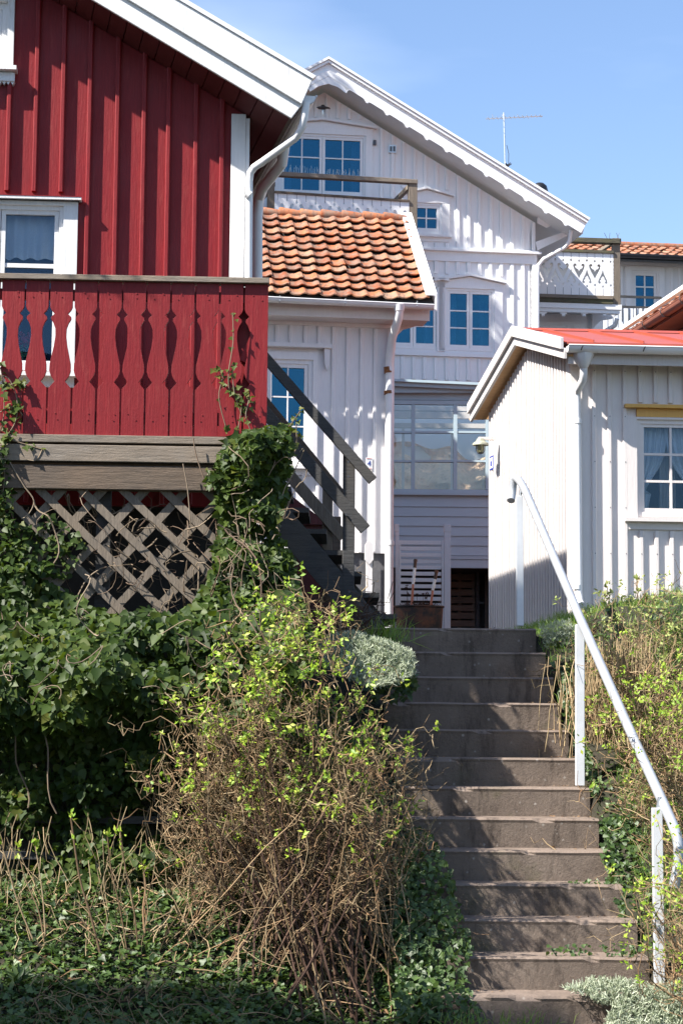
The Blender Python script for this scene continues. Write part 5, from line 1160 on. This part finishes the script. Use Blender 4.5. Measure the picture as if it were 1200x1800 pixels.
for _ in range(26):
    x, y = random.uniform(380, 500), random.uniform(800, 1080); a = P(x, y, 12.28); m.tube(wander(a, a+Vector((random.uniform(-.1, .15), -.02, random.uniform(-.5, .3))), 9, .1), .003, 4, cap=False)
V, F_, A = merge(parts); npmesh('leaves', V, F_, A, M['ivy'], ivc); m.build('stems', M['vine'], ivc)
ivl = thing('ivy_strands', 'loose ivy strands hanging at the left edge of the red balcony', 'ivy', P(10, 900, 12.5))
m = MB(); parts = []
for s in ([(-20, 620), (2, 650), (8, 720), (0, 760)], [(-10, 660), (15, 665), (30, 700), (28, 740), (10, 770)], [(0, 680), (38, 672)], [(-10, 730), (25, 715), (40, 730)], [(5, 770), (25, 775), (75, 790)], [(-10, 780), (8, 830), (0, 900)], [(-20, 850), (10, 880), (30, 930)]): parts.append(strand(s, 12.5, 16, (.03, .055)))
parts.append(ivy_mass([(-70, 760), (10, 770), (20, 850), (30, 940), (90, 1000), (-70, 1040)], 700, lambda x, y: 12.45+0*x, (.03, .06), depth=.12))
parts.append(ivy_mass([(20, 930), (90, 900), (150, 950), (130, 1010), (60, 1020)], 160, lambda x, y: 12.5+0*x, (.035, .06), depth=.1))
V, F_, A = merge(parts); npmesh('leaves', V, F_, A, M['ivy'], ivl); m.build('stems', M['vine'], ivl)
# bare vine tangle on the lattice
m = MB()
for _ in range(85):
    x, y = random.uniform(40, 400), random.uniform(880, 1080); a = P(x, y, 12.56+random.uniform(-.03, .25)); b = a+Vector((random.uniform(-.2, .2), random.uniform(-.05, .05), random.uniform(-.45, .25)))
    m.tube(wander(a, b, 12, .14), random.choice((.0022, .003, .0042)), 4, cap=False)
for pts in ([(75, 790), (60, 810), (15, 800), (40, 850), (60, 880), (50, 905), (38, 912)], [(322, 815), (330, 860), (335, 920)], [(340, 770), (345, 800), (358, 840)]): m.tube(smoothpath([P(x, y, 12.5) for x, y in pts], 5), .004, 5, cap=False)
vt = m.build('bare_vine', M['vine']); tag(vt, 'tangle of thin bare vine stems woven through the grey lattice', 'vine')
# --- ground ivy ---------------------------------------------------------------------------
def on_ground(X, Y): return np.stack([X, Y, ground(X, Y)], 1)
def carpet(n, xr, yr, size, keep=None, lift=.04):
    X = rng.uniform(*xr, n); Y = rng.uniform(*yr, n)
    if keep is not None: k = keep(X, Y); X, Y = X[k], Y[k]
    C = on_ground(X, Y); C[:, 2] += rng.random(len(X))*lift+.004; n = len(X)
    return leafcloud(IVY, C, np.array([0, -.35, 1])[None]+rv(n, .45), rv(n, 1.)*[1, 1, .2], rng.uniform(*size, n))
left = lambda X, Y: X < XL(Y)+.02
right = lambda X, Y: X > XR(Y)-.01
sd = n3(np.array([[0, 0, 0.]]), 1)
clump = lambda X, Y: np.array([noise.noise(Vector((a*2.2, b*2.2, 3))) for a, b in zip(X, Y)]) > -.12
V, F_, A = merge([carpet(26000, (-2.6, 1.2), (9.9, 12.0), (.022, .046), left, .07), carpet(3500, (.1, 1.2), (11.2, 14.0), (.02, .04), lambda X, Y: left(X, Y) & (X > XL(Y)-.6), .06),
                  carpet(9000, (1.3, 3.6), (10, 14.1), (.02, .042), lambda X, Y: right(X, Y) & clump(X, Y), .10)])
gi = npmesh('ground_ivy', V, F_, A, M['ivy_dk']); tag(gi, 'carpet of small ground ivy leaves covering both banks and the foot of the hedge', 'ground cover', kind='stuff')
# ivy creeping over the stair edges
se = thing('edge_ivy', 'ivy spilling over the left edge of the lower stairs', 'ivy', (XL(12), 12, .8)); parts = []
parts.append(ivy_mass([(735, 1450), (760, 1470), (790, 1520), (800, 1580), (830, 1660), (815, 1720), (850, 1790), (700, 1790), (690, 1600), (700, 1470)], 1500, lambda x, y: 11.9-(y-1450)/340*1.1+.0*x, (.022, .045), depth=.25))
parts.append(ivy_mass([(650, 1150), (720, 1160), (735, 1200), (710, 1235), (660, 1225)], 260, lambda x, y: 13.0+0*x, (.03, .06), depth=.15))
V, F_, A = merge(parts); npmesh('leaves', V, F_, A, M['ivy_dk'], se)
se2 = thing('edge_ivy', 'ivy spilling over the right edge of the stairs below the middle handrail post', 'ivy', (XR(12), 12, .8))
parts = [ivy_mass([(1055, 1440), (1110, 1430), (1150, 1500), (1150, 1640), (1110, 1680), (1085, 1600), (1060, 1520)], 1100, lambda x, y: 12.2-(y-1450)/340*1.05+.0*x, (.022, .042), depth=.2), ivy_mass([(975, 1175), (1010, 1170), (1030, 1300), (1060, 1380), (1040, 1400), (1005, 1300)], 500, lambda x, y: 13.7-(y-1180)/220*1.2+0*x, (.02, .04), depth=.15),
         ivy_mass([(1000, 1548), (1090, 1540), (1095, 1556), (1000, 1556)], 60, lambda x, y: 11.86+0*x, (.015, .03), depth=.08), ivy_mass([(960, 1660), (1120, 1655), (1120, 1690), (960, 1682)], 100, lambda x, y: 11.32+0*x, (.015, .03), depth=.08)]
V, F_, A = merge(parts); npmesh('leaves', V, F_, A, M['ivy_dk'], se2)
# --- rose shrubs -----------------------------------------------------------------------------
def rose(root, basef, env, nc, nt, Yr, ncl, leafsize=(.014, .030), topfun=None, rad=.0055, twl=(.08, .30), leafmat='young', wig=.10, topbias=1.):
    m = MB(); tips = []; segs = []
    ex, ey = sample(env, nc)
    for i in range(nc):
        b = basef(); q = P(ex[i], ey[i], random.uniform(*Yr)); 
        if b.z > q.z-.15: b.z = q.z-.3
        h = wander(b, q, 9, wig); a = random.random(); r0 = rad*random.uniform(.6, 1.35)
        m.tube(h, [r0*(1-.55*k/9) for k in range(10)], 4, a, cap=False); segs.append(h); tips.append(h[-1])
    for i in range(nt):
        h = random.choice(segs); k = random.randint(4, 9) if random.random() < .88 else random.randint(1, 5); p = h[k]
        cd = (h[min(k+1, len(h)-1)]-h[max(k-2, 0)]); cd = cd.normalized() if cd.length > 1e-5 else Zv; d = (cd*1.1+Vector((random.gauss(0, .75), random.gauss(0, .6), random.gauss(.1, .5)))).normalized()*random.uniform(*twl); q = p+d
        t = wander(p, q, 5, .05, random.uniform(-.02, .03)); r0 = random.choice((.0018, .0024, .0032)); m.tube(t, [r0*(1-.1*j) for j in range(6)], 3, random.random(), cap=False)
        if i % 2 == 0: tips.append(q)
        if i % 3 == 0: segs.append(t+t[-1:]*4)
    m.build('canes', M['twig'], root)
    tips.sort(key=lambda v: -v.z+random.gauss(0, .22)*topbias); tips = tips[:ncl]; C = []
    for p in tips:
        k = random.randint(6, 13); C += [p+Vector((random.gauss(0, .014), random.gauss(0, .014), random.gauss(-.004, .018))) for _ in range(k)]
    C = np.array(C); n = len(C)
    V, F_, A = leafcloud(LANCE, C, np.array([0, -.4, .6])[None]+rv(n, .6), rv(n)+[0, 0, .6], rng.uniform(*leafsize, n)*1.25)
    npmesh('leaves', V, F_, A, M[leafmat], root)
def gbase(xr, yr):
    def f():
        x, y = random.uniform(*xr), random.uniform(*yr); return Vector((x, y, float(ground(x, y))-.02))
    return f
rs = thing('rose_shrub', 'large thorny rose shrub with tan twigs and lime spring leaves left of the stairs', 'shrub', (-.3, 11.2, .2))
env = [(262, 1330), (300, 1285), (335, 1260), (385, 1235), (430, 1180), (470, 1195), (535, 1165), (570, 1195), (600, 1225), (650, 1250), (690, 1265), (722, 1295), (712, 1330), (700, 1400), (692, 1480), (672, 1560), (640, 1600), (420, 1600), (340, 1540), (285, 1420)]
rose(rs, gbase((-1.05, .5), (11.05, 11.8)), env, 230, 5400, (10.95, 12.1), 540, leafsize=(.016, .034), rad=.0036, wig=.11, twl=(.06, .22), topbias=2.8)
m = MB()
for i in range(46):
    f_ = gbase((-.6, .36), (10.95, 11.4))(); q = P(random.uniform(330, 700), random.uniform(1230, 1480), random.uniform(11, 11.6)); m.tube(wander(f_, q, 9, .07), [.0075-.0005*j for j in range(10)], 5, cap=False)
m.build('old_canes', M['twig_dk'], rs)
rs2 = thing('rose_shrub', 'sparse twiggy rose shrub with lime leaves on the right bank between the lower posts', 'shrub', (2.0, 11.8, .8))
rose(rs2, gbase((2.0, 2.7), (11.5, 12.7)), [(1085, 1340), (1110, 1260), (1230, 1200), (1230, 1560), (1160, 1600), (1110, 1480)], 110, 1400, (11.6, 12.8), 230)
rs3 = thing('rose_shrub', 'low rose suckers with fresh leaves at the lower right corner of the photo', 'shrub', (1.9, 10.9, .3))
rose(rs3, gbase((1.78, 2.3), (10.6, 11.2)), [(1120, 1560), (1230, 1500), (1230, 1760), (1130, 1720)], 40, 380, (10.5, 11.2), 95)
rs4 = thing('rose_shrub', 'young shrub with dry stalks and pale buds on the bank under the timber edging', 'shrub', (2.3, 14, 2))
rose(rs4, gbase((1.75, 3.0), (12.7, 14.3)), [(1030, 1170), (1060, 1140), (1230, 1125), (1230, 1260), (1060, 1300), (1030, 1220)], 120, 1300, (12.6, 14.4), 230, leafmat='bud')
# upright dry stalks
m = MB()
for i in range(300):
    x = random.gauss(1085, 45); b = P(x+random.gauss(0, 10), random.uniform(1260, 1380), 13.1); a = P(x+random.gauss(0, 14), random.uniform(1110, 1230), 13.1+random.uniform(-.3, .3)); m.tube(wander(b, a, 5, .03), random.choice((.002, .003, .004)), 4, cap=False)
ds = m.build('dry_stalks', M['straw']); tag(ds, 'clump of upright straw-coloured dry stalks right of the middle handrail post', 'dry plant')
# thorny single canes at the left
cane_pts = [([(184, 1706), (160, 1610), (140, 1540), (125, 1436)], 'thickest bristly cane leaning left in front of the ivy at lower left', .0075), ([(228, 1702), (212, 1600), (196, 1530), (189, 1468)], 'slim bristly cane with one bud, second right of the thickest cane', .0045),
            ([(246, 1705), (236, 1600), (220, 1520), (212, 1462)], 'slim bristly cane with two buds just left of the rose shrub', .005), ([(58, 1650), (30, 1580), (8, 1500), (-2, 1480)], 'bristly cane bending left at the left edge of the photo', .005),
            ([(78, 1655), (68, 1600), (45, 1545), (32, 1490)], 'leafy cane beside the one at the left edge of the photo', .0045), ([(80, 1645), (76, 1580), (68, 1520), (62, 1485)], 'short straight thin cane between the leafy cane and the thickest cane', .004), ([(255, 1640), (252, 1600), (256, 1560), (252, 1525)], 'short thick stub of cane against the ivy near the rose shrub', .007)]
for pts, lab, r in cane_pts:
    Y = 11.15; Q = smoothpath([P(x, y, Y) for x, y in pts], 7); cn = thing('rose_cane', lab, 'cane', Q[0], 'single rose canes at the foot of the ivy')
    m = MB(); m.tube(Q, [r*(1-.35*i/len(Q)) for i in range(len(Q))], 7)
    for _ in range(170):
        q = random.choice(Q); d = Vector((random.gauss(0, 1), random.gauss(0, 1), random.gauss(.2, .5))).normalized(); q = q+Vector((0, 0, random.uniform(-.02, .02))); s_ = d.cross(Zv)*.0012; m.add([q-s_, q+s_, q+d*(r+.007)], [(0, 1, 2)])
    m.build('stem', M['twig'], cn)
    C = np.array([Q[-1]]*12+[Q[-4]]*4)+rv(16, .012); V, F_, A = leafcloud(LANCE, C, rv(16)+[0, -.5, .3], rv(16, .5)+[0, 0, 1], rng.uniform(.02, .04, 16)); npmesh('leaves', V, F_, A, M['young'], cn)
# --- silver cushion plants -------------------------------------------------------------------
def silver(root, polys, n, Yf, size=(.018, .034), up=.9, name='leaves'):
    parts = []
    x, y = sample(polys, n); Y = Yf(x, y)+rng.random(n)*.16; C = PP(x, y, Y)
    for k in range(5):
        d = rv(n, .55)+[0, -.35, up]; parts.append(leafcloud(NEEDLE, C+rv(n, .004), rv(n), d, rng.uniform(*size, n)))
    V, F_, A = merge(parts); return npmesh(name, V, F_, A, M['silver'], root)
sv = thing('lavender_cotton', 'rounded silver-green cushion shrub at the top left corner of the stairs', 'shrub', P(650, 1200, 13.2))
def svY(x, y): return 12.5-.18*np.sqrt(np.clip(1-((x-650)/95)**2, 0, 1))+(1200-y)/100*.25
silver(sv, [(560, 1140), (580, 1118), (620, 1112), (690, 1130), (725, 1150), (730, 1185), (700, 1200), (650, 1210), (600, 1190), (570, 1170)], 2600, svY)
sv2 = thing('lavender_cotton', 'silver-green cushion shrub spilling over the lowest steps by the bottom handrail post', 'shrub', P(1100, 1790, 10.8))
silver(sv2, [(990, 1738), (1040, 1722), (1090, 1722), (1150, 1735), (1210, 1720), (1210, 1805), (1060, 1810), (1075, 1770), (1030, 1752)], 1700, lambda x, y: 11.0-(y-1700)/100*.25+0*x, (.016, .036))
sv3 = thing('lavender_cotton', 'thin silver-green plant hanging beside the top step under the grass', 'shrub', P(985, 1140, 14)); silver(sv3, [(945, 1098), (1000, 1092), (1020, 1120), (1000, 1150), (960, 1140)], 500, lambda x, y: 14.0+0*x, (.014, .028))
# --- grass -----------------------------------------------------------------------------------
def blades(C, h, lean=.35, w_=.004):
    n = len(C); d = rv(n, lean)+[0, 0, 1]; d /= np.linalg.norm(d, axis=1, keepdims=True); s = np.cross(d, rv(n)); s /= np.linalg.norm(s, axis=1, keepdims=True); s *= w_/2
    H = h[:, None]; bend = rv(n, .35)*[1, 1, 0]; p1 = C+d*H*.55; p2 = C+d*H*.9+bend*H*.5; p2[:, 2] -= .08*h
    V = np.stack([C-s, C+s, p1-s*.8, p1+s*.8, p2], 1).reshape(-1, 3); T = np.array([[0, 1, 3], [0, 3, 2], [2, 3, 4]]); F_ = (T[None]+np.arange(n)[:, None, None]*5).reshape(-1, 3)
    return V, F_, np.repeat(rng.random(n), 3)
X = rng.uniform(1.3, 4.2, 16000); Y = rng.uniform(13.3, 18.4, 16000); k = (X > XR(np.clip(Y, 0, 14.3))+.0); X, Y = X[k], Y[k]
G1 = blades(on_ground(X, Y), rng.uniform(.04, .12, len(X)))
n = 9000; X = rng.uniform(1.75, 3.6, n); Y = rng.uniform(11.5, 13.8, n); G2 = blades(on_ground(X, Y), rng.uniform(.05, .17, n))
n = 1500; X = rng.uniform(1.35, 1.75, n); Y = rng.uniform(14.5, 21.3, n); G3 = blades(on_ground(X, Y), rng.uniform(.04, .10, n))
V, F_, A = merge([G1, G2, G3]); gr = npmesh('grass', V, F_, A, M['grass']); tag(gr, 'fresh green grass on the bank at the foot of the white cottage', 'grass', kind='stuff')
n = 170; C = np.array([P(random.gauss(672, 22), 1128, random.uniform(13.6, 13.9)) for _ in range(n)]); V, F_, A = blades(C, rng.uniform(.12, .30, n), .55, .005); gt2 = npmesh('grass_tuft', V, F_, A, M['grass']); tag(gt2, 'long-bladed grass tuft beside the top left step above the silver shrub', 'grass')
n = 90; C = np.array([P(random.gauss(880, 60), 1800, random.uniform(10.6, 10.75)) for _ in range(n)]); V, F_, A = blades(C, rng.uniform(.05, .14, n), .4, .004); gt3 = npmesh('grass_tuft', V, F_, A, M['grass']); tag(gt3, 'small grass tuft in front of the lowest visible step', 'grass')
n = 2600; X = rng.uniform(-2.5, 2.6, n); Y = rng.uniform(10, 14, n); k = (X < XL(Y)) | (X > XR(Y)); X, Y = X[k], Y[k]; C = on_ground(X, Y); C[:, 2] += .03+rng.random(len(X))*.04
D1 = leafcloud(LANCE, C, rv(len(X), .4)+[0, -.3, 1], rv(len(X)), rng.uniform(.02, .05, len(X)))
CC = []
for i in range(13):
    y = SY0-i*ST; xr = XR(y)
    for _ in range(34): s_ = random.random()**2.2*.35; x = xr-s_ if random.random() < .5 else xr-1.19+s_; CC.append((x, y+random.uniform(.12, .25), SZ0-i*SR+.006))
C = np.array(CC); D2 = leafcloud(LANCE, C, rv(len(C), .25)+[0, 0, 1], rv(len(C)), rng.uniform(.012, .035, len(C)))
V, F_, A = merge([D1, D2]); dl_ = npmesh('dead_leaves', V, F_, A, M['litter']); tag(dl_, 'scattered brown dead leaves on the banks and in the corners of the steps', 'leaf litter', kind='stuff')
m = MB()
for i in range(170):
    x = random.uniform(-2.4, -.6); y = random.uniform(11.1, 11.8); b = Vector((x, y, float(ground(x, y)))); h = random.uniform(.12, .55)
    m.tube(wander(b, b+Vector((random.gauss(0, .14), random.gauss(0, .06), h)), 6, .05), random.choice((.0018, .0025)), 3, random.random(), cap=False)
ws_ = m.build('dry_weeds', M['straw']); tag(ws_, 'thin dry weed stems standing in the ground ivy at lower left', 'weeds', kind='stuff')
n = 1600; X = rng.uniform(-2.5, .9, n); Y = rng.uniform(10.3, 11.7, n); k = X < XL(Y)-.05; V, F_, A = blades(on_ground(X[k], Y[k]), rng.uniform(.04, .12, k.sum())); gw = npmesh('weed_grass', V, F_, A, M['grass']); tag(gw, 'scattered grass blades among the ground ivy left of the stairs', 'grass', kind='stuff')
# dandelion in the shade
C = np.array([list(P(32, 1725, 10.95))]*26)+rv(26, .02); dl = leafcloud((LANCE[0]*[.55, 1, 1], LANCE[1]), C, rv(26, .5)+[0, -.6, .6], rv(26, .8)+[0, 0, .9], rng.uniform(.07, .13, 26)); dn = npmesh('dandelion', *dl, M['ivy_dk']); tag(dn, 'leafy dandelion rosette in the shade at the lower left', 'plant')
# dark twiggy debris by the steps and fallen curved twigs
m = MB()
for _ in range(130): 
    a = P(random.uniform(535, 650), random.uniform(1070, 1125), 13.7+random.uniform(-.2, .2)); m.tube(wander(a, a+Vector((random.uniform(-.25, .25), random.uniform(-.1, .1), random.uniform(-.08, .22))), 6, .09), .0028, 3, cap=False)
tw = m.build('brushwood', M['twig_dk']); tag(tw, 'heap of dark dry twigs at the foot of the wooden steps', 'twigs')
m = MB()
for _ in range(150):
    x, y = random.uniform(-1.7, .9), random.uniform(10.4, 11.5); 
    if x > XL(y): continue
    z = float(ground(x, y)); a = Vector((x, y, z+random.uniform(.02, .08))); m.tube(wander(a, a+Vector((random.uniform(-.5, .5), random.uniform(-.15, .15), random.uniform(-.02, .12))), 9, .12, -.03), random.choice((.002, .003)), 3, cap=False)
tw = m.build('fallen_twigs', M['twig']); tag(tw, 'thin fallen twigs lying over the ground ivy under the rose shrub', 'twigs', kind='stuff')
# budding lilac shoots before the cottage
for i, (x, yb, yt_) in enumerate(((1067, 1090, 1030), (1071, 1092, 1045), (1062, 1090, 1046), (1112, 1085, 1064), (1119, 1080, 1020), (1135, 1080, 1050), (1100, 1100, 1070), (1042, 1095, 1075), (1175, 1075, 1060))):
    d = 14.6+.12*(i % 3); b, a = P(x, yb+14, d), P(x+random.uniform(-1, 1), yt_, d); b.z = min(b.z, float(ground(b.x, b.y)))
    lab = ['tallest bud cluster shoot left of the cottage window', 'shoot with broad buds close behind the tallest left shoot', 'shorter shoot close left of the tallest left shoot', 'low shoot left of the very tall shoot under the window', 'very tall shoot with three bud clusters under the cottage window', 'shoot just right of the very tall shoot under the window', 'low bud shoot nearest the grass between both shoot groups', 'lowest dark bud shoot beside the cottage downpipe', 'small shoot against the timber edging boards'][i]
    sh = thing('budding_shoot', lab, 'shoot', b, 'budding shoots in front of the cottage'); m = MB(); m.tube(wander(b, a, 5, .01), .0035, 5); m.build('stem', M['twig'], sh)
    cl_ = [a]+([a-Zv*.09, a-Zv*.17] if yb-yt_ > 45 else [a-Zv*.07]); C = np.concatenate([np.array([list(c)]*14)+rv(14, .010) for c in cl_]); n = len(C)
    V, F_, A = leafcloud(LANCE, C, rv(n), rv(n, .5)+[0, 0, 1], rng.uniform(.022, .045, n)); V = V.reshape(len(cl_), -1, 3); F0 = F_[:len(F_)//len(cl_)]
    for V_ in V: npmesh('bud_cluster', V_, F0, A[:len(F0)], M['bud'], sh)
# tree hidden behind the red house: dapples the tall gable
tr = thing('leafy_tree', 'tall spring tree behind the red house that dapples the tall white gable', 'tree', (-5.4, 30, 2))
m = MB(); m.tube(wander((-5.4, 30, 2), (-5.3, 30.1, 12), 8, .2), [.26-.02*i for i in range(9)], 10)
for _ in range(40):
    a = Vector((-5.35, 30.05, random.uniform(6, 13))); b = a+Vector((random.gauss(0, 1.3), random.gauss(0, .9), random.uniform(.5, 3))); m.tube(wander(a, b, 6, .2), [.06-.008*i for i in range(7)], 5)
m.build('trunk', M['twig_dk'], tr)
n = 48000; D = rv(n); D /= np.linalg.norm(D, axis=1, keepdims=True); C = np.array([-5.6, 30, 12.0])+D*(rng.random(n)**.4)[:, None]*[2.7, 1.9, 6.2]
kk = n3(C, .9) > -.2; C = C[kk]; n = len(C); V, F_, A = leafcloud(LANCE, C, rv(n), rv(n), rng.uniform(.10, .2, n)); npmesh('crown', V, F_, A, M['grass'], tr)

t2 = thing('added_shade_tree', 'slender leafy tree added out of frame to shade the top steps', 'tree', (-4.6, 11, .5))  # unseen tree, its crown placed and shaped to shade the top steps
m = MB(); m.tube(wander((-5.1, 11, .3), (-5.15, 11, 8.6), 8, .08), [.07-.006*i for i in range(9)], 8); m.build('trunk', M['twig_dk'], t2)
n = 5200; D = rv(n); D /= np.linalg.norm(D, axis=1, keepdims=True); C = np.array([-5.0, 11, 8.8])+D*(rng.random(n)**.4)[:, None]*[.85, .35, .72]
V, F_, A = leafcloud(LANCE, C, rv(n), rv(n), rng.uniform(.06, .11, n)); npmesh('crown', V, F_, A, M['grass'], t2)
